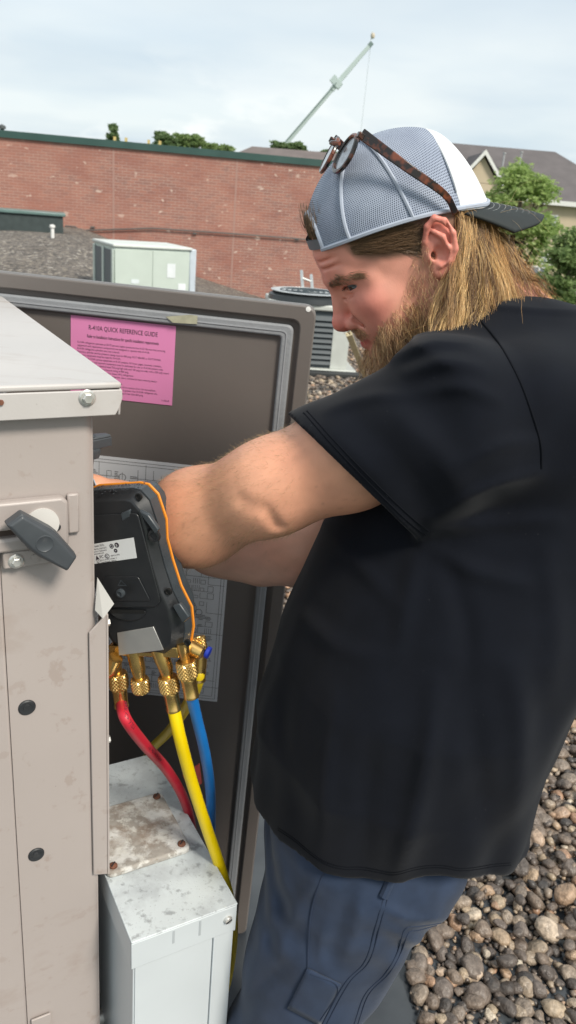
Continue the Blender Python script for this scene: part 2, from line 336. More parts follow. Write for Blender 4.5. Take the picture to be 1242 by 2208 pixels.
def roof_material():
    m = bpy.data.materials.new('gravel_roofing'); m.use_nodes = True; t = m.node_tree; b = t.nodes['Principled BSDF']; L = t.links
    tcn = N(t, 'ShaderNodeTexCoord'); P = tcn.outputs['Object']
    vo = N(t, 'ShaderNodeTexVoronoi'); vo.inputs['Scale'].default_value = 22; L.new(P, vo.inputs['Vector'])
    nz = N(t, 'ShaderNodeTexNoise'); nz.inputs['Scale'].default_value = 1.4; nz.inputs['Detail'].default_value = 6; L.new(P, nz.inputs['Vector'])
    sep = N(t, 'ShaderNodeSeparateColor'); L.new(vo.outputs['Color'], sep.inputs[0])
    cg = ramp(t, sep.outputs[0], [(0, (.075, .066, .06)), (.35, (.13, .115, .105)), (.7, (.19, .165, .145)), (.93, (.30, .26, .21)), (1, (.45, .42, .38))])
    mul = N(t, 'ShaderNodeMix', data_type='RGBA', blend_type='MULTIPLY'); mul.inputs[0].default_value = .55
    vr = ramp(t, nz.outputs['Fac'], [(.3, (.6, .58, .56)), (.7, (1, 1, 1))]); L.new(cg.outputs[0], mul.inputs[6]); L.new(vr.outputs[0], mul.inputs[7])
    mem = N(t, 'ShaderNodeTexNoise'); mem.inputs['Scale'].default_value = 6; mem.inputs['Detail'].default_value = 5; L.new(P, mem.inputs['Vector'])
    mc = ramp(t, mem.outputs['Fac'], [(.3, (.035, .04, .047)), (.7, (.07, .078, .086))])
    s = N(t, 'ShaderNodeSeparateXYZ'); L.new(P, s.inputs[0])
    mr = N(t, 'ShaderNodeMapRange'); mr.inputs['From Min'].default_value = 2.2; mr.inputs['From Max'].default_value = 2.9; L.new(s.outputs['Y'], mr.inputs[0])
    mixc = N(t, 'ShaderNodeMix', data_type='RGBA'); L.new(mr.outputs[0], mixc.inputs['Factor']); L.new(mc.outputs[0], mixc.inputs[6]); L.new(mul.outputs[2], mixc.inputs[7]); L.new(mixc.outputs[2], b.inputs['Base Color'])
    rr = N(t, 'ShaderNodeMapRange'); rr.inputs['To Min'].default_value = .16; rr.inputs['To Max'].default_value = .85; L.new(mr.outputs[0], rr.inputs[0]); L.new(rr.outputs[0], b.inputs['Roughness'])
    bn = N(t, 'ShaderNodeBump'); bn.inputs['Distance'].default_value = .03; L.new(mr.outputs[0], bn.inputs['Strength']); inv = N(t, 'ShaderNodeMath', operation='SUBTRACT'); inv.inputs[0].default_value = 1; L.new(vo.outputs['Distance'], inv.inputs[1]); L.new(inv.outputs[0], bn.inputs['Height']); L.new(bn.outputs[0], b.inputs['Normal'])
    return m
roof = link('rooftop', mesh_from(V, f, True, 0), roof_material()); tag(roof, kind='structure')

# ---------------------------------------------------------------- ballast stones
def stone_mesh(seed, sub):
    bm = bmesh.new(); bmesh.ops.create_icosphere(bm, subdivisions=sub, radius=1); r_ = np.random.default_rng(seed)
    P = np.array([v.co[:] for v in bm.verts]); sc = np.array([1.0, r_.uniform(.62, .88), r_.uniform(.45, .68)])
    nz = 1 + .17 * vnoise(P, 2.1, seed) + .05 * vnoise(P, 5, seed + 9)
    for _ in range(r_.integers(2, 7)):      # a few flat broken faces
        d = r_.normal(size=3); d /= np.linalg.norm(d); q = P @ d; c_ = r_.uniform(.55, .8); nz = np.where(q > c_, nz * c_ / np.maximum(q, c_), nz)
    P = P * nz[:, None] * sc; F_ = [[v.index for v in f.verts] for f in bm.faces]; bm.free(); return P, np.array(F_)
def stone_mat(use_attr):
    m = bpy.data.materials.new('ballast_stone'); m.use_nodes = True; t = m.node_tree; b = t.nodes['Principled BSDF']; L = t.links
    if use_attr: src = N(t, 'ShaderNodeAttribute', attribute_name='Col').outputs['Fac']
    else: src = N(t, 'ShaderNodeObjectInfo').outputs['Random']
    c = ramp(t, src, [(0, (.055, .05, .048)), (.18, (.12, .098, .086)), (.40, (.20, .155, .122)), (.56, (.15, .125, .112)), (.70, (.29, .235, .185)), (.84, (.40, .32, .23)), (.92, (.36, .22, .145)), (1, (.56, .50, .41))])
    tcn = N(t, 'ShaderNodeTexCoord'); nz = N(t, 'ShaderNodeTexNoise'); nz.inputs['Scale'].default_value = 70 if use_attr else 2.2; nz.inputs['Detail'].default_value = 6; L.new(tcn.outputs['Object'], nz.inputs['Vector'])
    v = ramp(t, nz.outputs['Fac'], [(.3, (.62, .6, .58)), (.7, (1.25, 1.22, 1.18))]); mm = N(t, 'ShaderNodeMix', data_type='RGBA', blend_type='MULTIPLY'); mm.inputs[0].default_value = 1; L.new(c.outputs[0], mm.inputs[6]); L.new(v.outputs[0], mm.inputs[7]); L.new(mm.outputs[2], b.inputs['Base Color'])
    rr = N(t, 'ShaderNodeMapRange'); rr.inputs['To Min'].default_value = .22; rr.inputs['To Max'].default_value = .6; L.new(nz.outputs['Fac'], rr.inputs[0]); L.new(rr.outputs[0], b.inputs['Roughness'])
    bn = N(t, 'ShaderNodeBump'); bn.inputs['Strength'].default_value = .25; bn.inputs['Distance'].default_value = .003 if use_attr else .08; L.new(nz.outputs['Fac'], bn.inputs['Height']); L.new(bn.outputs[0], b.inputs['Normal'])
    return m
ms_obj, ms_stuff = stone_mat(False), stone_mat(True)
def project(P):
    v = np.asarray(P) - CAM; d = v @ fw; return np.stack([621 + FPX * (v @ rc) / d, 1104 - FPX * (v @ uc) / d, d], -1)
def scatter(x0, x1, y0, y1, step, seed):
    r_ = np.random.default_rng(seed); X, Y = np.meshgrid(np.arange(x0, x1, step), np.arange(y0, y1, step), indexing='ij')
    P = np.stack([X.ravel(), Y.ravel()], 1) + r_.uniform(-.45, .45, (X.size, 2)) * step; return P
A_ = scatter(-1.2, 2.6, .9, 4.4, .0265, 1)
dens = np.clip((A_[:, 1] - 1.28) * 2.4 + (A_[:, 0] - .50) * 1.6 + 1.05 + .5 * vnoise(np.c_[A_, A_[:, 0]], 6, 3), 0, 1)
dens = np.where((A_[:, 0] < .38), np.minimum(dens, np.clip((A_[:, 1] - 1.75) * 2, 0, 1)), dens)
lay = [(A_[rng.random(len(A_)) < dens], 0)]
B_ = scatter(-1.2, 2.6, 1.2, 4.4, .031, 2); densb = np.clip((B_[:, 1] - 1.36) * 2.0 + (B_[:, 0] - .5) * 1.3, 0, .95); densb = np.where(B_[:, 0] < .4, np.minimum(densb, np.clip((B_[:, 1] - 2) * 2, 0, 1)), densb); lay.append((B_[rng.random(len(B_)) < densb], 1))
pos, siz, rot = [], [], []
for L_, lv in lay:
    for p in L_:
        s_ = float(np.clip(rng.lognormal(math.log(.0178), .30), .009, .034)); pos.append((p[0], p[1], s_ * .42 + lv * rng.uniform(.012, .026))); siz.append(s_); rot.append((rng.uniform(-.5, .5), rng.uniform(-.5, .5), rng.uniform(0, 6.28)))
pos = np.array(pos); siz = np.array(siz); rot = np.array(rot)
pp = project(pos); vis = (pp[:, 0] > 878) & (pp[:, 0] < 1262) & (pp[:, 1] > 1440) & (pp[:, 1] < 2225) & (pp[:, 0] - 1000 > (1905 - pp[:, 1]) * .62 - 95 * (pp[:, 1] > 1905))
big = np.where(vis)[0]; big = big[np.argsort(-(siz[big] / pp[big, 2]))][:295]
protos = []
for k in range(9):
    P_, F_ = stone_mesh(100 + k, 2); me = mesh_np(P_, F_); me.materials.append(ms_obj); protos.append(me)
bed = roof
for i in big:
    o = bpy.data.objects.new('stone', protos[i % 9]); COL.objects.link(o); o.location = pos[i]; o.scale = (siz[i],) * 3; o.rotation_euler = rot[i]; o.parent = roof
from mathutils import Euler
def merge_stones(idx, sub, name, parent=None):
    pro = [stone_mesh(200 + k, sub) for k in range(12)]; VV, FF, CC, o = [], [], [], 0
    for i in idx:
        P_, F_ = pro[i % 12]; M_ = np.array(Euler(rot[i]).to_matrix()); Q_ = (P_ * siz[i]) @ M_.T + pos[i]; VV.append(Q_); FF.append(F_ + o); o += len(P_); CC.append(np.full((len(P_), 3), rng.random() ** .45))
    # values are stored linear; the ramp reads their mean
    me = mesh_np(np.vstack(VV), np.vstack(FF)); set_col(me, np.vstack(CC) ** (1 / .45)); ob = link(name, me, ms_stuff, parent); tag(ob, kind='stuff'); return ob
rest = np.setdiff1d(np.arange(len(pos)), big); near = rest[(pp[rest, 0] > 820) & (pp[rest, 0] < 1400) & (pp[rest, 1] > 1300)]; other = np.setdiff1d(rest, near)
tag(merge_stones(near, 2 if len(near) < 2500 else 1, 'gravel'), 'loose rounded ballast gravel covering the roof beside the man', 'gravel')
tag(merge_stones(other, 1, 'gravel'), 'loose ballast gravel on the roof behind the man and the panel', 'gravel')
G_ = scatter(.2, 1.7, 1.0, 3.2, .017, 9); dg_ = np.clip((G_[:, 1] - 1.2) * 2.4 + (G_[:, 0] - .5) * 1.6 + .9 + .4 * vnoise(np.c_[G_, G_[:, 0]], 9, 5), 0, .75); dg_ = np.where(G_[:, 0] < .36, 0, dg_); G_ = G_[rng.random(len(G_)) < dg_]
pos = np.c_[G_, rng.uniform(.002, .012, len(G_))]; siz = np.clip(rng.lognormal(math.log(.0075), .3, len(G_)), .004, .012); rot = rng.uniform(-1, 1, (len(G_), 3)) * (.6, .6, 3.1)
tag(merge_stones(np.arange(len(G_)), 1, 'grit'), 'fine grit lying between the ballast stones beside the man', 'grit')
C_ = np.vstack([scatter(-2.0, 3.0, 4.4, 10.5, .062, 5)])
pos = np.c_[C_, np.full(len(C_), .012)]; siz = np.clip(rng.lognormal(math.log(.03), .3, len(C_)), .015, .05); rot = rng.uniform(-1, 1, (len(C_), 3)) * (.5, .5, 3.1)
tag(merge_stones(np.arange(len(C_)), 1, 'gravel'), 'wet brown ballast gravel around the small condenser unit', 'gravel')

# ---------------------------------------------------------------- brick building
def brick_material():
    m = bpy.data.materials.new('red_brick'); m.use_nodes = True; t = m.node_tree; b = t.nodes['Principled BSDF']; L = t.links
    tcn = N(t, 'ShaderNodeTexCoord'); s = N(t, 'ShaderNodeSeparateXYZ'); L.new(tcn.outputs['Object'], s.inputs[0]); c = N(t, 'ShaderNodeCombineXYZ'); L.new(s.outputs['X'], c.inputs[0]); L.new(s.outputs['Z'], c.inputs[1])
    br = N(t, 'ShaderNodeTexBrick'); L.new(c.outputs[0], br.inputs['Vector']); br.inputs['Scale'].default_value = 1.0; br.inputs['Brick Width'].default_value = .203; br.inputs['Row Height'].default_value = .0677; br.inputs['Mortar Size'].default_value = .0055
    br.inputs['Color1'].default_value = (.35, .165, .125, 1); br.inputs['Color2'].default_value = (.26, .135, .112, 1); br.inputs['Mortar'].default_value = (.42, .31, .265, 1); br.inputs['Bias'].default_value = -.1
    cur = br.outputs['Color']
    for sc, lo, hi, col, amt, loc in ((1.1, .46, .62, (.25, .09, .07), .5, 1), (3.4, .58, .70, (.22, .14, .125), .6, 4), (5.2, .685, .72, (.66, .54, .46), .75, 9), (2.3, .69, .72, (.62, .50, .43), .6, 6), (.35, .4, .7, (.46, .22, .16), .45, 3)):
        mp = N(t, 'ShaderNodeMapping'); mp.inputs['Location'].default_value = (loc, loc * 2, 0); mp.inputs['Scale'].default_value = (1, 1.6, 1); L.new(c.outputs[0], mp.inputs[0])
        n_ = N(t, 'ShaderNodeTexNoise'); n_.inputs['Scale'].default_value = sc; n_.inputs['Detail'].default_value = 5 if sc not in (2.3, 5.2) else 2; L.new(mp.outputs[0], n_.inputs['Vector']); r_ = ramp(t, n_.outputs['Fac'], [(lo, (0, 0, 0)), (hi, (amt,) * 3)])
        mm = N(t, 'ShaderNodeMix', data_type='RGBA'); L.new(r_.outputs[0], mm.inputs['Factor']); L.new(cur, mm.inputs[6]); mm.inputs[7].default_value = (*col, 1); cur = mm.outputs[2]
    L.new(cur, b.inputs['Base Color']); b.inputs['Roughness'].default_value = .85
    bn = N(t, 'ShaderNodeBump'); bn.inputs['Distance'].default_value = .008; bn.inputs['Strength'].default_value = .6; bn.invert = True; L.new(br.outputs['Fac'], bn.inputs['Height']); L.new(bn.outputs[0], b.inputs['Normal']); return m
m_brick = brick_material(); m_coping = mat('green_coping', (.030, .075, .065), .45, var=.15, vs=1.5)
zt = onwall(350, 328)[2]; xe = 2.6 / WD[0]
bb = empty('brick_building', (0, 22, -5.2), 'long red brick building wall with dark green metal coping', 'building')
fr = (np.array([0, 22., 0]), WD, -WN, EZ)
def on_frame(mb, name, m, parent, frame):
    """mesh kept in the frame's own axes so brick courses run along the wall"""
    me = mesh_from(mb.v, mb.f); o = link(name, me, m, None); o.parent = parent
    M_ = Matrix(((frame[1][0], frame[2][0], frame[3][0], frame[0][0] - parent.location[0]), (frame[1][1], frame[2][1], frame[3][1], frame[0][1] - parent.location[1]), (frame[1][2], frame[2][2], frame[3][2], frame[0][2] - parent.location[2]), (0, 0, 0, 1))); o.matrix_local = M_; return o
on_frame(MB().box((-18, 0, -5.2), (xe, 14, zt)), 'wall', m_brick, bb, fr)
on_frame(MB().box((-18.05, -.06, zt), (xe + .05, 14.05, zt + .16)), 'coping', m_coping, bb, fr)
m_joint = mat('joint_sealant', (.36, .22, .185), .8)
for px in (-30, 245, 505):
    x_ = (onwall(px, 480) - W0) @ WD; on_frame(MB().box((x_ - .022, -.006, -2), (x_ + .022, .0, zt - .002)), 'control_joint', m_joint, bb, fr)
# conduit along the wall
cp = [onwall(p[0], p[1], .06) for p in [(140, 487), (163, 489), (170, 497), (330, 492), (520, 505), (760, 524)]]
mb = MB(); [mb.tube([cp[i], cp[i + 1]], .018, 8) for i in range(len(cp) - 1)]
for px in (200, 420, 640): q = onwall(px, 490 + (px - 200) * .06, .03); mb.box((-.05, -.035, -.02), (.05, .035, .02), (q, WD, -WN, EZ))
tag(mb.build('conduit', mat('conduit_grey', (.10, .095, .09), .5)), 'thin dark conduit running along the brick wall', 'conduit')
# things on the brick building's roof
ru = empty('roof_walkway', onwall(262, 312, -2.5), 'pale blue low rooftop duct with yellow posts above the brick wall', 'duct')
q = onwall(262, 312, -2.5); MB().box((-1.0, -.4, -.4), (1.0, .4, .06), (q, WD, -WN, EZ)).build('duct', mat('pale_blue', (.42, .5, .55), .5), ru, bevel=.02)
for dx_ in (-.15, .15, .75, 1.05): MB().box((dx_ - .035, -.46, -.2), (dx_ + .035, -.40, .16), (q, WD, -WN, EZ)).build('post', mat('yellow_paint', (.55, .42, .16), .5), ru)
q = onwall(5, 283, -1); tag(MB().lathe([(.05, -.4), (.05, .05), (.09, .06), (.09, .12), (.02, .16)], q, EZ, 12).build('vent_pipe', mat('dark_vent', (.08, .09, .09), .6)), 'small dark vent pipe on top of the brick building', 'vent')

# green clad curb on the gravel at left with a white vent pipe
q0, q1 = atY(-80, 452, 17.0), atY(136, 466, 17.6); u_ = nrm((q1 - q0) * (1, 1, 0)); L_ = np.linalg.norm((q1 - q0)[:2]); v_ = np.cross(EZ, u_)
cu = empty('roof_curb', (q1[0], q1[1], roof_z(q1[0], q1[1])), 'low dark green metal-clad curb on the gravel below the brick wall', 'curb')
MB().box((-.2, 0, -.75), (L_, 1.1, 0), (q0, u_, v_, EZ)).build('cladding', mat('green_clad', (.04, .055, .055), .5, var=.2), cu, bevel=.02)
MB().box((-.25, -.05, .002), (L_ + .05, 1.15, .07), (q0, u_, v_, EZ)).build('cap_flashing', mat('green_flash', (.12, .19, .18), .35, var=.15), cu, bevel=.015)
q = atY(113, 494, 16.2); tag(MB().lathe([(.035, -.6), (.035, .02), (.055, .03), (.055, .07), (.02, .085)], q, EZ, 14).build('vent_pipe', mat('white_pvc', (.72, .72, .70), .4)), 'short white vent pipe beside the dark green curb', 'vent')

# ---------------------------------------------------------------- pale green rooftop unit
def ubox(mb, o, a0, a1, b0, b1, z0, z1): return mb.box((a0, b0, z0), (a1, b1, z1), (o, E1, E2, EZ))
q = atY(246, 532, 11.8); gz = float(roof_z(q[0], q[1])) - .05
gu = empty('rooftop_unit', (q[0], q[1], gz), 'pale green rooftop air handler with dark louvred end, near the brick wall', 'air conditioner')
mg = mat('pale_green_paint', (.50, .57, .52), .45, var=.05, vs=3); mgd = mat('louvre_grey', (.11, .13, .14), .5); o_ = np.array([q[0], q[1], 0]); zt2 = q[2]
ubox(MB(), o_, 0, 1.16, 0, 1.05, gz + .08, zt2).build('cabinet', mg, gu, bevel=.01)
ubox(MB(), o_, -.02, 1.19, -.03, 1.08, zt2 + .001, zt2 + .04).build('top_cover', mat('pale_cover', (.62, .66, .63), .4), gu, bevel=.01)
ubox(MB(), o_, .02, 1.14, .02, 1.03, gz, gz + .08).build('base_curb', mat('galv_curb', (.3, .31, .31), .5, .4), gu)
for k in range(2): ubox(MB(), o_, .01 + k * .57, .57 + k * .57, -.012, .0, gz + .12, zt2 - .03).build('access_panel', mg, gu, bevel=.004)
ubox(MB(), o_, -.012, .0, .06, 1.0, gz + .12, zt2 - .05).build('coil_screen', mgd, gu)
for k in range(3): ubox(MB(), o_, -.03, -.012, -.02 + k * .48, .06 + k * .48, gz + .10, zt2 - .03).build('screen_frame', mg, gu, bevel=.004)
ubox(MB(), o_, 1.162, 1.27, .0, .45, gz + .2, zt2 + .02).build('economiser_hood', mat('pale_hood', (.5, .56, .62), .45), gu, bevel=.02)
for (a, z, w, h, c) in ((.80, .60, .13, .2, (.66, .7, .72)), (.98, .32, .12, .2, (.7, .74, .76)), (.25, .5, .12, .06, (.62, .68, .7))):
    zz = zt2 - 1.0 + z; ubox(MB(), o_, a, a + w, -.017, -.013, zz, zz + h).build('notice', mat('paper_grey%d' % int(a * 100), c, .6), gu)

# ---------------------------------------------------------------- condenser by the gravel with a ladder and a board
q = atY(668, 775, 8.4); o_ = np.array([q[0], q[1], 0]); cfr = (o_, nrm((.99, .12, 0)), nrm((-.12, .99, 0)), EZ)
cz1 = atY(720, 660, 8.4)[2]
cn = empty('condenser_unit', (q[0], q[1], 0), 'small dark louvred condenser unit with round fan top on the gravel', 'air conditioner')
mlight = mat('condenser_beige', (.48, .5, .47), .45); mdark = mat('condenser_dark', (.045, .06, .07), .5)
MB().box((-.42, .02, .06), (.40, .78, cz1 - .06), cfr).build('cabinet', mdark, cn)
MB().box((-.46, -.02, cz1 - .06), (.44, .82, cz1), cfr).build('top_cover', mlight, cn, bevel=.015)
MB().box((-.5, -.06, .012), (.5, .9, .06), cfr).build('base_pan', mlight, cn, bevel=.008)
for k in range(9):
    z0 = .1 + k * (cz1 - .2) / 9; MB().add([o_ + cfr[1] * a + cfr[2] * b + EZ * z for a, b, z in ((-.42, -.012, z0), (.22, -.012, z0), (.22, .018, z0 + .045), (-.42, .018, z0 + .045), (-.42, -.004, z0 - .006), (.22, -.004, z0 - .006), (.22, .024, z0 + .04), (-.42, .024, z0 + .04))], [(0, 1, 2, 3), (7, 6, 5, 4), (0, 4, 5, 1), (3, 2, 6, 7), (0, 3, 7, 4), (1, 5, 6, 2)]).build('louvre', mdark, cn, smooth=False)
MB().box((.22, -.006, .06), (.40, .018, cz1 - .06), cfr).build('corner_panel', mlight, cn, bevel=.004)
cc_ = o_ + cfr[2] * .38 + EZ * cz1; MB().lathe([(.43, 0), (.42, .05), (.36, .085), (.30, .09), (.30, .03)], cc_ - cfr[1] * .03, EZ, 36).build('fan_ring', mat('fan_black', (.03, .035, .038), .35), cn)
for k in range(5):
    rr_ = .06 + k * .06; MB().tube([cc_ - cfr[1] * .03 + np.array([math.cos(a) * rr_, math.sin(a) * rr_, .095]) for a in np.linspace(0, 2 * math.pi, 25)], .005, 5).build('grille_ring', mdark, cn)
MB().lathe([(.40, .088), (.405, .094), (.36, .1), (.355, .09)], cc_ - cfr[1] * .03, EZ, 36).build('fan_trim', mat('bright_trim', (.42, .44, .45), .35), cn)
MB().box((-.55, -.2, .003), (.7, -.07, .012 + .04), cfr).build('sleeper', mat('rubber_black', (.03, .032, .033), .7), cn, bevel=.01)

ld = empty('ladder', atY(668, 640, 10.0) * (1, 1, 0), 'light aluminium ladder standing behind the condenser against the brick wall', 'ladder'); mal = mat('aluminium', (.62, .63, .62), .35, .7)
ta, tb = atY(650, 583, 10.0), atY(671, 592, 10.0); ba, bb2 = ta + np.array([.16, -.45, 0]), tb + np.array([.16, -.45, 0]); ba[2] = bb2[2] = .0
for a, b in ((ta, ba), (tb, bb2)): MB().tube([a, b], .019, 4).build('rail', mal, ld)
for k in range(6):
    t_ = .09 + k * .17; MB().tube([ta + (ba - ta) * t_, tb + (bb2 - tb) * t_], .013, 8).build('rung', mal, ld)
b0, b1 = atZ(789, 815, .02), atY(752, 720, 6.6); d_ = nrm(b1 - b0); s_ = nrm(np.cross(d_, (0, 1, 0)))
tag(MB().box((0, -.026, -.018), (np.linalg.norm(b1 - b0), .026, .018), (b0, d_, s_, np.cross(d_, s_))).build('wooden_board', mat('pale_pine', (.55, .47, .29), .7, var=.15, vs=20), None, bevel=.003), 'narrow pale wooden board leaning behind the bearded face', 'board')

# ---------------------------------------------------------------- far houses
def house(name, label, o, yaw, L, D, zg, ze, zr, wallc, roofc, hip=2.5, windows=(), gable=None):
    u = np.array([math.cos(yaw), math.sin(yaw), 0]); v = np.array([-u[1], u[0], 0]); fr = (np.array([o[0], o[1], 0.]), u, v, EZ)
    h = empty(name, (o[0], o[1], zg), label, 'house'); mw = mat(name + label[:6] + '_wall', wallc, .8, vs=.8); mr = mat(name + label[:6] + '_roof', roofc, .85, var=.16, vs=1.2); mt = mat('white_trim', (.68, .68, .66), .6)
    MB().box((0, 0, zg), (L, D, ze), fr).build('wall', mw, h)
    e = .5; P = [(-e, -e, ze), (L + e, -e, ze), (L + e, D + e, ze), (-e, D + e, ze), (hip, D / 2, zr), (L - hip, D / 2, zr)]
    MB().add([fr[0] + u * a + v * b + EZ * (c - .02) for a, b, c in P] + [fr[0] + u * a + v * b + EZ * (c + .2) for a, b, c in P], [(6, 7, 11, 10), (7, 8, 11), (8, 9, 10, 11), (9, 6, 10), (3, 2, 1, 0), (0, 1, 7, 6), (1, 2, 8, 7), (2, 3, 9, 8), (3, 0, 6, 9)]).build('roof', mr, h, smooth=False)
    MB().box((-e - .03, -e - .1, ze - .12), (L + e + .03, -e - .01, ze + .2), fr).build('fascia', mt, h)
    for (a, z, w, hh) in windows:
        wi = MB().box((a, -.06, z), (a + w, -.002, z + hh), fr).build('window', mt, h)
        for i in range(2):
            for j in range(2): MB().box((a + .12 + i * (w - .1) / 2, -.07, z + .12 + j * (hh - .1) / 2), (a + (i + 1) * (w - .1) / 2 - .0, -.062, z + (j + 1) * (hh - .1) / 2), fr).build('pane', mat('window_glass', (.16, .19, .22), .1), wi)
    if gable:
        a0, a1, zb, zp, dep = gable; am = (a0 + a1) / 2
        V_ = [fr[0] + u * a + v * b + EZ * z for a, b, z in ((a0, -dep, zb), (a1, -dep, zb), (am, -dep, zp), (a0, D * .45, zb), (a1, D * .45, zb), (am, D * .45, zp))]
        MB().add(V_, [(0, 1, 2), (0, 2, 5, 3), (1, 4, 5, 2), (0, 3, 4, 1), (3, 5, 4)]).build('gable', mw, h, smooth=False)
        MB().box((a0, -dep, zg), (a1, -.01, zb - .02), fr).build('bay', mw, h)
        for s_, aa in ((1, a0), (-1, a1)):
            V_ = [fr[0] + u * a + v * b + EZ * z for a, b, z in ((aa - s_ * .4, -dep - .3, zb - .25), (am, -dep - .3, zp + .12), (am, D * .45, zp + .12), (aa - s_ * .4, D * .45, zb - .25))]; V_ += [p + EZ * .2 for p in V_]
            MB().add(V_, [(0, 1, 2, 3), (7, 6, 5, 4), (0, 4, 5, 1), (1, 5, 6, 2), (2, 6, 7, 3), (3, 7, 4, 0)]).build('gable_roof', mr, h, smooth=False)
            V_ = [fr[0] + u * a + v * b + EZ * z for a, b, z in ((aa - s_ * .42, -dep - .34, zb - .25), (am, -dep - .34, zp + .12), (am, -dep - .30, zp + .12), (aa - s_ * .42, -dep - .30, zb - .25))]; V_ += [p + EZ * .34 for p in V_]
            MB().add(V_, [(3, 2, 1, 0), (4, 5, 6, 7), (0, 1, 5, 4), (2, 3, 7, 6), (1, 2, 6, 5), (3, 0, 4, 7)]).build('rake_board', mt, h, smooth=False)
    return h
Yh = 62.0; rl = atY(940, 314, Yh + 6); rr2 = atY(1207, 318, Yh + 6); ev = atY(1235, 442, Yh)
Lh = rr2[0] - rl[0] + 14
xr = rr2[0] + 5.2
wz = lambda y_: atY(1185, y_, Yh)[2]
house('tan_house', 'tall tan house with dark hipped shingle roof and white gable behind the tree', (xr - 24, Yh, 0), rad(1.5), 24, 12, -5.2, ev[2], rl[2] + .1, (.52, .43, .31), (.115, .103, .105), 5.2,
      [(atY(1175, 480, Yh)[0] - (xr - 24), wz(497), 1.0, wz(462) - wz(497)), (atY(1140, 620, Yh)[0] - (xr - 24), wz(625), 1.3, 1.6), (atY(1165, 570, Yh)[0] - (xr - 24), wz(572), 1.1, .9), (20.5, -.2, 1.1, 1.5), (20.5, -3.6, 1.1, 1.5), (16, -3.6, 1.1, 1.5)],
      (atY(985, 440, Yh)[0] - (xr - 24), atY(1060, 440, Yh)[0] - (xr - 24), wz(408), wz(352), 1.2))
for p in ((1085, 348), (1122, 346), (1040, 345)):
    c = atY(p[0], p[1], Yh + 3.2); tag(MB().lathe([(.07, -.8), (.07, .5), (.12, .52), (.12, .62)], c, EZ, 8).build('roof_vent', mat('vent_grey', (.35, .36, .37), .5)), 'small grey vent pipe on the dark shingle roof of the tan house', 'vent', 'vent pipes on the tan house roof')
rl = atY(545, 316, 58); rr2 = atY(735, 333, 58)
house('brown_house', 'low house with brown shingle roof just above the brick wall coping', (rl[0] - 3.5, 55, 0), rad(-2), 14, 9, -5.2, onwall(600, 352)[2] + .2, rl[2] - .1, (.4, .34, .28), (.15, .125, .12), 3.2, [(2, .2, 1, 1.4), (6, .2, 1, 1.4)])

# ---------------------------------------------------------------- trees
def leaf_mat(name, c1, c2):
    m = bpy.data.materials.new(name); m.use_nodes = True; t = m.node_tree; b = t.nodes['Principled BSDF']; L = t.links
    g = N(t, 'ShaderNodeNewGeometry'); r_ = ramp(t, g.outputs['Random Per Island'], [(0, c1), (1, c2)]); L.new(r_.outputs[0], b.inputs['Base Color']); b.inputs['Roughness'].default_value = .55
    tr = N(t, 'ShaderNodeBsdfTranslucent'); L.new(r_.outputs[0], tr.inputs['Color']); mx_ = N(t, 'ShaderNodeMixShader'); mx_.inputs[0].default_value = .55
    o_ = t.nodes['Material Output']; L.new(b.outputs[0], mx_.inputs[1]); L.new(tr.outputs[0], mx_.inputs[2]); L.new(mx_.outputs[0], o_.inputs['Surface']); return m
lm = [leaf_mat('leaf_bright', (.27, .38, .12), (.46, .58, .22)), leaf_mat('leaf_dark', (.13, .20, .085), (.23, .32, .14)), leaf_mat('leaf_mid', (.18, .27, .10), (.32, .42, .17))]
bark = mat('bark', (.09, .07, .055), .9, var=.3, vs=12, bump=.6, bs=30)
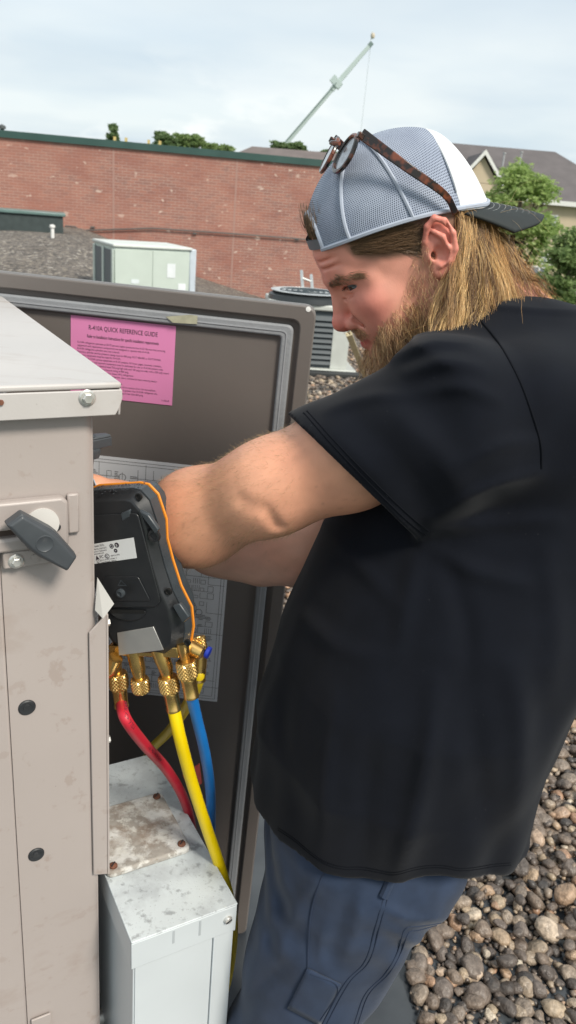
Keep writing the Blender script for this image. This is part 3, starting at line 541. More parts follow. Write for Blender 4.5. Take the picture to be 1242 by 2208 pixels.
def tree(name, label, base, blobs, nclump, nleaf, ls, lmat, seed, group=None):
    """blobs: crown lobes (centre, radii); limbs run to every clump"""
    r_ = np.random.default_rng(seed); base = np.array(base, float); t = empty(name, base, label, 'tree', group)
    cs = []
    for c, R_ in blobs:
        k = max(3, int(nclump / len(blobs))); d = r_.normal(size=(k, 3)); d /= np.linalg.norm(d, axis=1)[:, None]; cs.append(np.array(c) + d * np.array(R_) * (r_.random((k, 1)) ** .45))
    cs = np.vstack(cs); top = cs[:, 2].max(); tz = base[2] + (cs[:, 2].min() - base[2]) * .8; mid = np.array([cs[:, 0].mean(), cs[:, 1].mean(), 0])
    hgt = top - base[2]; trunk = MB(); tp = [base, base + (0, 0, (tz - base[2]) * .5), np.array([mid[0], mid[1], tz]) * (.5, .5, 1) + base * (.5, .5, 0), np.array([mid[0], mid[1], cs[:, 2].mean()]), np.array([mid[0], mid[1], top - .12 * hgt])]
    sp = spline(tp, 6); trunk.tube(sp, np.linspace(hgt * .02, hgt * .004, len(sp)), 8)
    for c in cs[:: max(1, len(cs) // 26)]:
        z0 = min(max(tz, c[2] - .25 * hgt), top); j = np.argmin(np.abs(sp[:, 2] - z0)); a = sp[j]; trunk.tube(spline([a, (a + c) / 2 + (0, 0, -.02 * hgt), c], 4), np.linspace(hgt * .007, hgt * .0015, 9), 5)
    trunk.build('trunk', bark, t)
    k = nleaf // len(cs); cen = np.repeat(cs, k, 0); sz = np.repeat(r_.uniform(.55, 1.25, len(cs)), k)[:, None]
    cr_ = np.mean([np.mean(R_) for _, R_ in blobs]) * .36; g = r_.normal(size=cen.shape); g /= np.linalg.norm(g, axis=1)[:, None]; P = cen + g * cr_ * sz * (r_.random((len(cen), 1)) ** .75) * (1.25, 1.25, .55)
    a = r_.normal(size=P.shape); a[:, 2] *= .5; a /= np.linalg.norm(a, axis=1)[:, None]; b = np.cross(a, r_.normal(size=P.shape)); b /= np.linalg.norm(b, axis=1)[:, None]; s_ = ls * r_.uniform(.6, 1.3, (len(P), 1))
    Vv = np.stack([P - a * s_, P + b * s_ * .45, P + a * s_, P - b * s_ * .45], 1).reshape(-1, 3); Q = np.arange(len(Vv)).reshape(-1, 4)
    o = link('crown', mesh_np(Vv, Q, False), lmat, t); return t
def blob(px, py, Y, rx, rz, ry=None):
    c = atY(px, py, Y); s_ = Y / 1700 * 1.03; return (c, (rx * s_, (ry or rx) * s_, rz * s_))
tree('locust_tree', 'bright green feathery tree in front of the tan house', (*atY(1110, 600, 27)[:2], -5.2), [blob(1112, 445, 27, 70, 66), blob(1070, 510, 27, 42, 70), blob(1160, 412, 27, 40, 22), blob(1120, 580, 27, 88, 84), blob(1115, 385, 27, 34, 30), blob(1165, 500, 26, 42, 30), blob(1070, 440, 27, 40, 26)], 330, 12500, .08, lm[0], 11)
tree('shade_tree', 'darker green bushy tree beside the tan house wall', (*atY(1235, 640, 24)[:2], -5.2), [blob(1228, 540, 24, 40, 55), blob(1250, 620, 24, 70, 60), blob(1180, 640, 24, 50, 50)], 150, 9000, .085, lm[2], 12)
tree('spruce_tree', 'thin pointed grey green tree top above the brick wall', (*atY(243, 300, 60)[:2], -5.2), [blob(243, 285, 60, 7, 18), blob(243, 302, 60, 14, 14)], 26, 1500, .22, lm[1], 13, )
for i, (px, py, Y, bl) in enumerate([(358, 300, 52, [(354, 298, 16, 15), (360, 315, 22, 16)]), (398, 300, 55, [(395, 303, 18, 14), (412, 308, 18, 16), (425, 305, 12, 10)]), (455, 318, 58, [(452, 318, 16, 9), (487, 322, 14, 8), (470, 326, 20, 8)]), (620, 312, 66, [(610, 316, 26, 9), (640, 318, 16, 7)]), (705, 328, 66, [(708, 332, 16, 6)])]):
    tree('garden_tree', ['round dense tree above the brick wall, beside the thin spruce', 'taller cluster of bushy green tree above the brick wall coping', 'low sparse bush top by the brown shingle roof', 'dark tree clump at the foot of the crane boom', 'small green tree top behind the sunglasses'][i], (*atY(px, py, Y)[:2], -5.2), [blob(a, b, Y, c, d) for a, b, c, d in bl], 90, 5000, .17, lm[[1, 2, 2, 1, 1][i]], 20 + i, 'trees beyond the brick building')

# ---------------------------------------------------------------- crane
Yc = 125.; c0, c1 = atY(622, 303, Yc), atY(799, 96, Yc); cm = c0 + (c1 - c0) * .60; dC = nrm(c1 - c0); base = c0 - dC * 9
cr_ = empty('mobile_crane', (base[0], base[1], -5.2), 'pale grey telescopic crane boom rising into the cloudy sky', 'crane'); mcr = mat('crane_grey', (.44, .52, .51), .5, var=.05); mcd = mat('crane_dark', (.16, .22, .21), .5)
sC = nrm(np.cross(dC, (0, 1, 0)))
def beam(a, b, w0, w1, name, m, par, offs=0):
    d = nrm(b - a); s_ = nrm(np.cross(d, (0, 1, 0))); t_ = np.cross(s_, d); L_ = np.linalg.norm(b - a); P = []
    for l, w in ((0, w0), (L_, w1)): P += [a + d * l + s_ * (x * w + offs) + t_ * y * w for x, y in ((-1, -1), (1, -1), (1, 1), (-1, 1))]
    return MB().add(P, [(3, 2, 1, 0), (4, 5, 6, 7), (0, 1, 5, 4), (1, 2, 6, 5), (2, 3, 7, 6), (3, 0, 4, 7)]).build(name, m, par, smooth=False)
beam(base, cm, .30, .26, 'lower_boom', mcr, cr_); beam(cm - dC, c1, .34, .24, 'upper_boom', mcr, cr_); 
beam(base + sC * .1 + np.array([0, -.55, 0]), cm + np.array([0, -.5, 0]), .06, .06, 'hoist_line', mcd, cr_, .12)
MB().box((-.4, -.62, -.5), (.5, .62, .5), (cm, dC, sC, np.cross(dC, sC))).build('boom_collar', mcr, cr_); MB().box((-.1, .5, -.25), (.9, 1.05, .25), (cm - dC * .3, dC, sC, np.cross(dC, sC))).build('lug', mcr, cr_)
MB().box((-.3, -.28, -.25), (.3, .28, .25), (c1, dC, sC, np.cross(dC, sC))).build('boom_head', mcd, cr_)
MB().box((-.06, -.06, 0), (.06, .06, 1.6), (c1, r0, np.array([0, 1., 0]), EZ)).build('mast', mat('crane_thin', (.62, .66, .66), .5), cr_); MB().lathe([(.02, -.40), (.24, -.26), (.31, 0), (.24, .26), (.02, .40)], atY(804, 77, Yc), EZ, 12).build('beacon', mat('beacon_tan', (.55, .48, .38), .5), cr_)
MB().tube([c1, np.array([c1[0] - .3, c1[1], -2])], .028, 5).build('hoist_cable', mat('cable_grey', (.45, .5, .52), .5), cr_)
MB().box((-3.2, -1.4, -5.1 + .9), (5, 1.4, -1.6), (np.array([base[0], base[1], 0]), r0, np.array([0, 1., 0]), EZ)).build('carrier', mcr, cr_, bevel=.1); MB().box((-1.5, -1.2, -1.59), (1.8, 1.2, base[2] + .3), (np.array([base[0], base[1], 0]), r0, np.array([0, 1., 0]), EZ)).build('turntable', mcr, cr_, bevel=.1)
for k in range(4): MB().lathe([(.55, -1.6), (.6, -1.5), (.6, -1.2), (.55, -1.1)], np.array([base[0] - 2.4 + k * 2.1, base[1] + .2, -4.6]), (0, 1, 0), 16).build('wheel', mcd, cr_)
# ================================================================== THE BIG ROOFTOP UNIT AT LEFT
UFR = (np.zeros(3), E1, E2, EZ)
def uf(px, py, b=.80):
    r = ray(px, py); P = CAM + r * (b / (r @ E2)); return np.array([P @ E1, P[2]])
def U(a, b, z): return E1 * a + E2 * b + EZ * z
brown = (.30, .235, .20)
m_putty = mat('putty_paint', (.39, .343, .322), .42, var=.04, vs=5, bump=.12, bs=400, stains=[((9, 9, 16), .58, .70, brown, .40, 2), ((34, 34, 26), .62, .67, brown, .45, 5), ((30, 30, 48), .61, .65, brown, .30, 11), (3.0, .55, .8, (.36, .31, .27), .25, 8), (160, .72, .76, (.2, .17, .16), .6, 3)])
m_putty2 = mat('putty_lid', (.49, .465, .45), .40, var=.05, vs=7, bump=.1, bs=300, stains=[((20, 5, 9), .55, .72, (.45, .42, .40), .5, 4), (220, .70, .75, (.25, .22, .2), .5, 3), ((8, 30, 30), .55, .72, (.34, .28, .24), .5, 6)])
m_bolt = mat('zinc_bolt', (.62, .61, .58), .35, .6, var=.15, vs=60); m_rust = mat('rusty_screw', (.18, .075, .045), .8, .2, var=.4, vs=300, bump=.5, bs=500)
m_dk = mat('dark_plastic', (.055, .062, .070), .42, var=.1, vs=40); m_black = mat('black_rubber', (.022, .024, .027), .5, var=.15, vs=50)
m_int = mat('galv_interior', (.30, .31, .31), .5, .5, var=.15, vs=6); m_cop = mat('copper_pipe', (.55, .25, .14), .35, .9, var=.15)
un = empty('packaged_rooftop_unit', U(-.4, 1.6, 0), 'large putty coloured rooftop unit with overhanging lid and black latch handle', 'air conditioner')
# corner post (folded sheet)
R_ = .014; arc = [(.22 - R_ + R_ * math.sin(t), .80 + R_ - R_ * math.cos(t)) for t in np.linspace(0, math.pi / 2, 7)]
poly = [(.117, .80)] + arc + [(.22, .838), (.2175, .838), (.2175, .805), (.2, .8035), (.117, .8035)]
MB().prism(poly, .12, 1.405, UFR).build('corner_post', m_putty, un, sharp=25)
MB().box((-1.1, .7975, .12), (.1163, .82, 1.405), UFR).build('front_panel', m_putty, un, bevel=.003)
MB().box((-1.1, .83, .12), (-1.08, 2.5, 1.405), UFR).build('left_panel', m_putty, un)
MB().box((-1.1, 2.48, .12), (.22, 2.5, 1.405), UFR).build('rear_panel', m_putty, un)
MB().box((.205, 1.50, .12), (.22, 2.479, 1.405), UFR).build('side_panel', m_putty, un, bevel=.002)
MB().box((-1.07, .83, .34), (.204, 2.47, .36), UFR).build('drain_pan', m_int, un); MB().box((-.30, .83, .361), (-.28, 1.5, 1.40), UFR).build('bulkhead', m_int, un); MB().box((-.279, 1.48, .361), (.204, 1.499, 1.40), UFR).build('bulkhead', m_int, un)
MB().box((-1.12, .79, .0), (.225, 2.51, .12), UFR).build('base_curb', m_int, un, bevel=.004)
MB().box((.205, .842, .12), (.22, 1.499, .34), UFR).build('sill_panel', m_putty, un)
for (pa, pb) in ((.95, 1.1), (1.05, 1.0), (1.2, .9)):
    MB().tube(spline([U(-.28, pa + .1, pb - .25), U(-.1, pa + .1, pb - .25), U(-.05, pa + .02, pb - .1), U(-.05, pa, pb + .15)], 8), .0095, 10).build('refrigerant_pipe', m_cop, un)
for (za, ba) in ((1.17, .97), (1.19, 1.13)):
    MB().lathe([(.011, -.02), (.011, .02), (.014, .022), (.014, .05), (.007, .052), (.007, .07)], U(.03, ba, za), E1, 10).build('service_valve', mat('brass', (.66, .43, .15), .28, .95, var=.1, vs=80), un)
    MB().tube(spline([U(-.05, ba + .02, za - .12), U(-.03, ba, za), U(.02, ba, za)], 6), .008, 8).build('refrigerant_pipe', m_cop, un)
# lid
lid = MB().box((-1.15, .784, 1.4335), (.243, 2.55, 1.44), UFR).build('lid', m_putty2, un, bevel=.0025, seg=3)
fl = [(-1.15, 1.433), (.243, 1.433), (.2435, 1.424), (.2405, 1.414), (.236, 1.406), (-1.15, 1.404)]
MB().prism(fl, -.785, -.782, (np.zeros(3), E1, EZ, -E2)).build('lid_flange', m_putty2, lid, bevel=.0012)
fs = [(.786, 1.433), (2.55, 1.433), (2.55, 1.404), (.79, 1.404)]; MB().prism(fs, .2405, .2435, (np.zeros(3), E2, EZ, E1)).build('lid_flange', m_putty2, lid, bevel=.0012)
def hexbolt(P, ax, r, name, m, par, wash=True):
    b = MB()
    if wash: b.lathe([(r * 1.55, 0), (r * 1.6, r * .15), (r * 1.3, r * .38)], P, ax, 20)
    b.lathe([(r * 1.05, r * .3), (r * 1.05, r * .95), (r * .8, r * 1.12), (r * .3, r * 1.1)], P, ax, 6); return b.build(name, m, par, sharp=30)
a_, z_ = uf(188, 858, .782); hexbolt(U(a_, .782, z_), -E2, .0055, 'lid_bolt', m_bolt, lid)
a_, z_ = uf(2, 868, .782); MB().lathe([(.003, 0), (.0025, .002)], U(a_, .782, z_), -E2, 8).build('rust_screw', m_rust, lid)
# latch channel with an open slot, tab, bracket
zc = lambda y: uf(0, y)[1]
ch = [(-.12, 1.3195), (.180, 1.3195), (.186, 1.314), (.186, 1.264), (-.12, 1.264), (-.12, 1.2795), (.134, 1.2795), (.139, 1.284), (.134, 1.2885), (-.12, 1.2885)]
lt = MB().prism(ch, -.7985, -.785, (np.zeros(3), E1, EZ, -E2)).build('latch_channel', m_putty, un, bevel=.0035, seg=3)
MB().box((-.12, .795, 1.2797), (.1388, .7972, 1.2883), UFR).build('slot_shadow_plate', mat('slot_shade_dark', (.09, .06, .05), .7), lt)  # dark plate: the shade inside the slot is put into its colour
MB().box((.187, .794, 1.2735), (.1995, .7995, 1.319), UFR).build('latch_tab', m_putty, lt, bevel=.002)
MB().box((.118, .790, 1.243), (.172, .7985, 1.2625), UFR).build('latch_bracket', m_putty, lt, bevel=.002)
a_, z_ = uf(35, 1210, .79); hexbolt(U(a_, .79, z_), -E2, .0052, 'latch_bolt', m_bolt, lt); a_, z_ = uf(76, 1203, .79); MB().lathe([(.0048, 0), (.0046, .001), (.003, .0012)], U(a_, .7898, z_), -E2, 16).build('rivet_or_bright_hole', m_putty, lt)
def paddle(cen, d, side, n, L, name, par):
    """paddle handle: long hexagonal block, thick in the middle, with stem and dimple"""
    fr_ = (cen, d, side, n); hw, he = L * .185, L * .115
    base = [(-L * .5, -he), (-L * .46, he), (-L * .05, hw), (L * .05, hw), (L * .46, he), (L * .5, -he), (L * .08, -hw), (-L * .08, -hw)]
    top = [(x * .93, y * .72) for x, y in base]; b = MB().prism(base, 0, .013, fr_, [(x * .99, y * .95) for x, y in base]); b.prism([(x * .99, y * .95) for x, y in base], .013, .0165, fr_, top)
    h = b.build(name, m_dk, par, sharp=50, bevel=.0016, seg=3)
    MB().lathe([(.013, -.012), (.015, -.002), (.014, .001)], cen, n, 24).build('stem', m_dk, h); MB().lathe([(.0095, .0164), (.0095, .0168), (.0085, .0171), (.0078, .0166)], cen, n, 28).build('dimple', m_dk, h); return h
A3 = U(*[uf(22, 1108, .772)[0], .772, uf(22, 1108, .772)[1]]); B3 = U(*[uf(152, 1208, .772)[0], .772, uf(152, 1208, .772)[1]]); dd = nrm(B3 - A3)
kc = (A3 + B3) / 2; MB().lathe([(.0175, .0), (.0175, .002), (.012, .0022)], U((A3 + B3) @ E1 / 2 + .004, .785, kc[2] + .010), -E2, 32).build('washer', mat('white_washer', (.62, .60, .57), .6), lt)
paddle(kc, dd, np.cross(-E2, dd), -E2, float(np.linalg.norm(B3 - A3)), 'latch_handle', un)
MB().lathe([(.004, 0), (.0035, .0015)], U(.1735, .785, 1.2868), -E2, 12).build('latch_hole', m_black, lt)
# second handle seen past the corner, on the bulkhead edge
ck = at(192, 966, 1.02); paddle(ck, nrm(E1 * .9 + E2 * .2), nrm(np.cross(EZ, nrm(E1 * .9 + E2 * .2))), EZ, .06, 'latch_handle', un)
MB().tube([ck - EZ * .002, ck - EZ * .03, ck - EZ * .045 - E1 * .06], .007, 10).build('handle_stem', m_int, un)
# plugs, trim strip, bolts, bottom bracket, paper tag
for p in ((58, 1525), (78, 1842)):
    a_, z_ = uf(*p); MB().lathe([(.0100, 0), (.0098, .0012), (.0085, .0022), (.0045, .0016), (.0042, .0022), (.0005, .0022)], U(a_, .7999, z_), -E2, 26).build('plug', m_black, un)
st = [(.2085, 1.146), (.2285, 1.166), (.2285, .774), (.2095, .780)]; MB().prism(st, -.7985, -.7955, (np.zeros(3), E1, EZ, -E2)).build('trim_strip', m_putty, un, bevel=.001)
MB().prism([(.7955, 1.165), (.83, 1.19), (.83, .79), (.7955, .774)], .2287, .231, (np.zeros(3), E2, EZ, E1)).build('trim_strip_return', m_putty, un)
for p in ((229, 1340), (230, 1592)): a_, z_ = uf(*p, .81); hexbolt(U(.231, .808, z_), E1, .0048, 'trim_bolt', m_bolt, un)
a0_, z0_ = uf(66, 2196); MB().box((a0_, .794, .44), (a0_ + .026, .7972, z0_ + .002), UFR).build('bottom_bracket', m_putty, un, bevel=.001)
tp = [at(210, 1245, .90), at(246, 1302, .895), at(222, 1334, .90), at(205, 1316, .905)]; pt = MB().add(tp + [p + E2 * .0008 for p in tp], [(0, 1, 2, 3), (7, 6, 5, 4), (0, 4, 5, 1), (1, 5, 6, 2), (2, 6, 7, 3), (3, 7, 4, 0)]).build('inspection_tag', mat('tag_paper', (.62, .60, .57), .7, stains=[(60, .55, .62, (.2, .2, .2), .6, 2)]), un, smooth=False)

# ================================================================== REMOVED ACCESS PANEL STANDING ON THE ROOF
PY = 1.4; pb_ = atY(531, 2012, PY); pb_[2] = .004; ptp = atY(684, 660, PY + .0); pw = nrm(ptp - pb_); pu = nrm(np.array([1., 0, 0]) - pw * pw[0]); pn = np.cross(pu, pw); pn = pn if pn[1] < 0 else -pn
PH = float(np.linalg.norm(ptp - pb_)); PW = .60
def pl(px, py, off=0):
    r = ray(px, py); o = pb_ + pn * off; t = ((o - CAM) @ pn) / (r @ pn); q = CAM + r * t - pb_; return np.array([q @ pu, q @ pw])
PFR = (pb_, pu, pw, pn)
m_br = mat('brown_grey_paint', (.135, .119, .110), .36, var=.07, vs=4, bump=.05, bs=60, stains=[(3, .6, .75, (.15, .12, .11), .4, 2), (250, .735, .76, (.3, .3, .3), .5, 4)])
ap = empty('access_panel', pb_ - pu * PW / 2, 'removed brown grey access panel with pink notice standing behind the arms', 'access panel')
rr_ = rounded([(-PW, 0), (0, 0), (0, PH), (-PW, PH)], .022, 6); m_ap = MB().prism(rr_, -.02, 0, PFR).build('sheet', m_br, ap, bevel=.002)
def ring(outer, inner, z0, z1, fr_):
    n = len(outer); o, u, v, w = fr_; P = [o + u * a + v * b + w * z for z in (z0, z1) for (a, b) in (*outer, *inner)]
    f_ = []
    for i in range(n):
        j = (i + 1) % n; f_ += [(2 * n + i, 2 * n + j, 3 * n + j, 3 * n + i), (i, 2 * n + i, 2 * n + j, j)[::-1], (n + i, n + j, 3 * n + j, 3 * n + i)[::-1]]
    return MB().add(P, f_)
def rect(m_, r_): return rounded([(-PW + m_, m_), (-m_, m_), (-m_, PH - m_), (-PW + m_, PH - m_)], r_, 6)
ring(rect(.0005, .022), rect(.026, .018), .0, .012, PFR).build('rim', m_br, ap, sharp=30, bevel=.003, seg=3)
m_gask = mat('foam_gasket', (.24, .25, .265), .6, var=.08, vs=14, bump=.3, bs=120, stains=[(20, .6, .75, (.22, .22, .22), .4, 2)])
g1 = ring(rect(.036, .013), rect(.057, .006), .0005, .0095, PFR).build('gasket', m_gask, ap, sharp=40, bevel=.004, seg=3)
ring(rect(.046, .010), rect(.048, .009), .0096, .0108, PFR).build('gasket_ridge', mat('gasket_pale', (.32, .33, .35), .5), g1)
a_, z_ = pl(665, 665); MB().lathe([(.0045, .012), (.0045, .0128), (.002, .0132)], pb_ + pu * a_ + pw * z_, pn, 16).build('rivet_or_bright_hole', mat('hole_daylight_white', (.8, .8, .78), .4), ap)  # white disc painted for the daylight showing through an open screw hole
q4 = [pl(*p) for p in ((360, 681), (410, 677), (428, 679), (427, 697), (375, 694))]; MB().prism([tuple(q) for q in q4][::-1], .0110, .0118, PFR).build('tape_patch', mat('yellowed_tape', (.38, .37, .27), .35, var=.2, vs=80), ap)
# pink notice with its printed lines
m_pink = mat('pink_paper', (.66, .22, .43), .6, var=.03); m_ink = mat('printed_ink', (.03, .02, .03), .7); m_ink2 = mat('printed_grey_ink', (.16, .16, .17), .7)
c0_, c1_, c2_ = pl(153, 683), pl(380, 699), pl(378, 875); pk = MB().box((c0_[0], c2_[1], .0006), (c1_[0], (c0_[1] + c1_[1]) / 2, .0012), PFR).build('pink_notice', m_pink, ap, smooth=False)
W_ = c1_[0] - c0_[0]; T_ = (c0_[1] + c1_[1]) / 2; x0_ = c0_[0]
def prn(txt, x, y, s_, m=m_ink, par=pk, al='LEFT', off=.0014, sx=1, bold=0): return text_mesh(txt, s_, (pb_ + pu * x + pw * y, pu, pw, pn), 'lettering', m, par, al, off, sx, bold=bold)
prn('R-410A QUICK REFERENCE GUIDE', x0_ + W_ * .5, T_ - .022, .0115, al='CENTER', bold=.0001, sx=.70); prn('Refer to Installation Instructions for specific installation requirements', x0_ + W_ * .5, T_ - .036, .0078, al='CENTER', sx=.58, bold=.0001)
lines = ['R-410A refrigerant operates at 50-70 percent higher pressures than R-22. Be sure that servicing', 'equipment and replacement components are designed to operate with R-410A.', 'R-410A refrigerant cylinders are rose colored.', 'Recovery cylinder service pressure rating must be 400 psig, DOT 4BA400 or DOT BW400.', 'Recovery equipment must be rated for R-410A.', 'Do not use R-410A service equipment on R-22 systems. All hoses, gages, recovery cylinders,', 'charging cylinders and recovery equipment must be dedicated for use on R-410A systems only.', 'Manifold sets should be rated at least 700 psig high side, and 180 psig low side, with a 550 psig retard.', 'All hoses must have a service pressure rating of 800 psig.', 'Leak detectors should be designed to detect HFC refrigerants.', 'Systems must be charged with liquid refrigerant. Use a commercial type metering device', 'in the manifold hose.', 'R-410A is not compatible with refrigerant oil type', 'POE oils absorb moisture rapidly. Do not expose oil to moisture from the atmosphere.', 'Never open system to atmosphere when pressure is greater than R-410A refrigerant oils.', 'Wrap all filter driers with wet cloth; pressure rating no less than 600 psig.', '', 'Liquid line filter drier must be a R-410A TXV', 'Never open to a vacuum.', 'Break the vacuum with dry nitrogen.']
for i, s_ in enumerate(lines):
    if s_: prn(s_, x0_ + .012, T_ - .047 - i * .0056, .0050, sx=.80)
prn('11/85-8', x0_ + W_ - .006, c2_[1] + .006, .0045, al='RIGHT')
# wiring diagram sheet
d0, d1 = pl(160, 976), pl(496, 1000); d2 = pl(481, 1514); xr_ = (d1[0] + d2[0]) / 2; wd_ = MB().box((d0[0], d2[1], .0006), (xr_, d0[1], .0012), PFR).build('wiring_diagram', mat('diagram_paper', (.66, .67, .70), .6, var=.03), ap, smooth=False)
ink = MB(); rg = np.random.default_rng(3); Wd, Hd = xr_ - d0[0], d0[1] - d2[1]
def seg(x0, y0, x1, y1, w=.00042):
    if abs(x1 - x0) >= abs(y1 - y0): ink.add([pb_ + pu * a + pw * b + pn * .0015 for a, b in ((x0, y0 - w), (x1, y0 - w), (x1, y0 + w), (x0, y0 + w))], [(0, 1, 2, 3)])
    else: ink.add([pb_ + pu * a + pw * b + pn * .0015 for a, b in ((x0 - w, y0), (x0 + w, y0), (x0 + w, y1), (x0 - w, y1))], [(0, 1, 2, 3)])
def rectl(x, y, w, h): seg(x, y, x + w, y); seg(x, y + h, x + w, y + h); seg(x, y, x, y + h); seg(x + w, y, x + w, y + h)
ox, oy = d0[0], d2[1]; rectl(ox + .006, oy + .006, Wd - .012, Hd - .012); rectl(ox + .012, oy + .012, Wd - .024, Hd - .024)
for gxx in range(18):
    for gyy in range(30):
        x, y = ox + .018 + gxx * (Wd - .04) / 18, oy + .018 + gyy * (Hd - .04) / 30; k = rg.random()
        if k < .26: rectl(x, y, rg.uniform(.006, .016), rg.uniform(.005, .014))
        elif k < .5:
            for j in range(rg.integers(2, 5)): seg(x, y + j * .0032, x + rg.uniform(.005, .016), y + j * .0032, .0007)
        elif k < .74: seg(x, y, x + rg.uniform(.015, .06), y); seg(x, y, x, y + rg.uniform(.01, .03))
        elif k < .86:
            for j in range(4): seg(x + j * .004, y, x + j * .004, y + .012)
        elif k < .9:
            c_ = pb_ + pu * x + pw * y + pn * .0015; n_ = 14; ink.add([c_ + (pu * math.cos(6.283 * i / n_) + pw * math.sin(6.283 * i / n_)) * r_ for r_ in (.006, .0072) for i in range(n_)], [(i, (i + 1) % n_, n_ + (i + 1) % n_, n_ + i)[::-1] for i in range(n_)])
ink.v = [tuple(p) for p in ink.v if True]; ink.build('printed_diagram', m_ink2, wd_, smooth=False)

# ================================================================== WHITE DISCONNECT BOX
zb = .742; m_wht = mat('pale_box_paint', (.56, .60, .62), .4, var=.04, vs=8, stains=[(90, .70, .76, (.3, .32, .33), .5, 2)])
m_wtop = mat('worn_galv_top', (.58, .63, .65), .42, var=.06, vs=12, bump=.2, bs=250, stains=[(20, .46, .64, (.40, .43, .45), .7, 3), (75, .56, .68, (.17, .18, .19), .6, 6), (10, .55, .70, (.27, .28, .29), .6, 9), (420, .63, .68, (.10, .10, .11), .5, 4)])
db = empty('disconnect_box', U(.304, .88, 0), 'white metal electrical disconnect box with worn grey top plate', 'electrical box')
A0, A1, B0, B1 = .233, .381, .707, 1.047
cv = MB().box((A0, B0, zb - .003), (A1, B1, zb), UFR).build('cover', m_wtop, db, bevel=.0015, seg=3)
MB().box((A0, B0, zb - .047), (A1 - .001, B0 + .0025, zb - .0031), UFR).build('cover_skirt', m_wht, cv, bevel=.0008); MB().box((A0, B0 + .003, zb - .047), (A0 + .0025, B1, zb - .0031), UFR).build('cover_skirt', m_wht, cv); MB().box((A1 - .0025, B0 + .003, zb - .052), (A1, B1, zb - .0031), UFR).build('cover_skirt', m_wht, cv)
MB().box((A0 + .004, B0 + .005, .06), (A1 - .005, B1, zb - .0035), UFR).build('body', m_wht, db, bevel=.0015)
MB().box((A0 + .006, B0 + .0025, .07), (A1 - .034, B0 + .0049, zb - .044), UFR).build('front_plate', m_wht, db, bevel=.0008)
MB().box((A1 - .0325, B0 + .0005, .07), (A1 - .004, B0 + .0049, zb - .044), UFR).build('front_strip', m_wht, db, bevel=.0008)
def bx(px, py, z):
    q = atZ(px, py, z); return (q @ E1, q @ E2)
a_, b_ = bx(491, 1992, zb - .03); MB().lathe([(.0062, 0), (.006, .002), (.0045, .0042), (.001, .0045)], U(A1 - .014, B0, zb - .022), -E2, 18).build('cover_screw', m_bolt, cv); MB().box((-.0048, -.0008, 0), (.0048, .0008, .0006), (U(A1 - .014, B0 - .0046, zb - .022), nrm(E1 + EZ * .5), nrm(EZ - E1 * .5), -E2)).build('screw_slot', m_black, cv)
for x_, h_ in ((.055, .022), (.092, .026)): MB().box((A0 + x_, B0 - .0004, zb - .006 - h_), (A0 + x_ + .003, B0 + .0001, zb - .006), UFR).build('drip_streak', mat('streak', (.40, .43, .45), .5), cv)
ca = np.array([bx(*p, zb + .012) for p in ((352, 1706), (410, 1830), (233, 1888))]); e_u = nrm(ca[1] - ca[0]); 
# cast cover plate
cpoly = [(A0 - .012, bx(235, 1880, zb + .01)[1] - .002), bx(412, 1832, zb + .01), bx(350, 1705, zb + .01), (A0 - .012, bx(345, 1705, zb + .01)[1] + .004)]
x1 = (cpoly[1][0] + cpoly[2][0]) / 2; y0, y1 = (cpoly[0][1] + cpoly[1][1]) / 2, cpoly[2][1]
m_cast = mat('corroded_cast_plate', (.33, .305, .275), .7, var=.12, vs=20, bump=.7, bs=130, stains=[(26, .47, .56, (.66, .66, .64), .85, 3), (70, .52, .60, (.60, .59, .55), .8, 8), (18, .52, .64, (.20, .14, .10), .65, 5), (150, .60, .66, (.25, .22, .18), .7, 7)])
cpl = MB().prism(rounded([(A0 + .001, y0), (x1, y0), (x1, y1), (A0 + .001, y1)], .011, 5), zb + .0005, zb + .011, UFR).build('cast_plate', m_cast, db, bevel=.0035, seg=3)
for (sa, sb) in ((x1 - .011, y0 + .011), (x1 - .011, y1 - .011), (A0 + .012, y0 + .011), (A0 + .012, y1 - .011)):
    sc_ = MB().lathe([(.0058, 0), (.0056, .0025), (.0035, .0042), (.0006, .0044)], U(sa, sb, zb + .011), EZ, 16).build('plate_screw', m_rust, cpl); MB().box((-.0045, -.0008, .0036), (.0045, .0008, .0048), (U(sa, sb, zb + .011), nrm(E1 + E2), nrm(E2 - E1), EZ)).build('screw_slot', m_black, cpl)
for z_, sz in ((.42, .012), (.12, .012)): MB().tube([U(.2, .86, z_), U(A0 + .005, .86, z_)], sz, 12).build('mounting_stud', m_bolt, db)

# ================================================================== DIGITAL MANIFOLD GAUGE (seen from behind)
MO = at(275, 1230, .915); mt_, ma_ = rad(-20), rad(14.5); xh = np.array([math.cos(mt_), math.sin(mt_), 0]); mn = np.array([math.sin(mt_), -math.cos(mt_), 0])
mu = math.cos(ma_) * xh + math.sin(ma_) * EZ; mv = -math.sin(ma_) * xh + math.cos(ma_) * EZ; k_ = .00096; MFR = (MO, mu * k_, mv * k_, mn * .001)
def ml(px, py, off=0):
    r = ray(px, py); o = MO + mn * off * .001; t = ((o - CAM) @ mn) / (r @ mn); q = CAM + r * t - MO; return (float(q @ mu / k_), float(q @ mv / k_))
mg_ = empty('manifold_gauge', MO, 'black digital manifold gauge with orange edge hanging from the rooftop unit', 'gauge')
m_case = mat('black_case', (.016, .017, .019), .33, var=.15, vs=60, bump=.08, bs=900); m_bump = mat('grey_rubber_bumper', (.045, .053, .06), .30, var=.15, vs=60, bump=.05, bs=700); m_or = mat('orange_trim', (.78, .26, .02), .45)
right = [ml(*p, -22) for p in ((322, 1042), (343, 1064), (361, 1118), (363, 1160), (375, 1206), (393, 1262), (416, 1308), (420, 1350), (414, 1386), (385, 1406))]
half = [(30, right[0][1] + 3)] + right
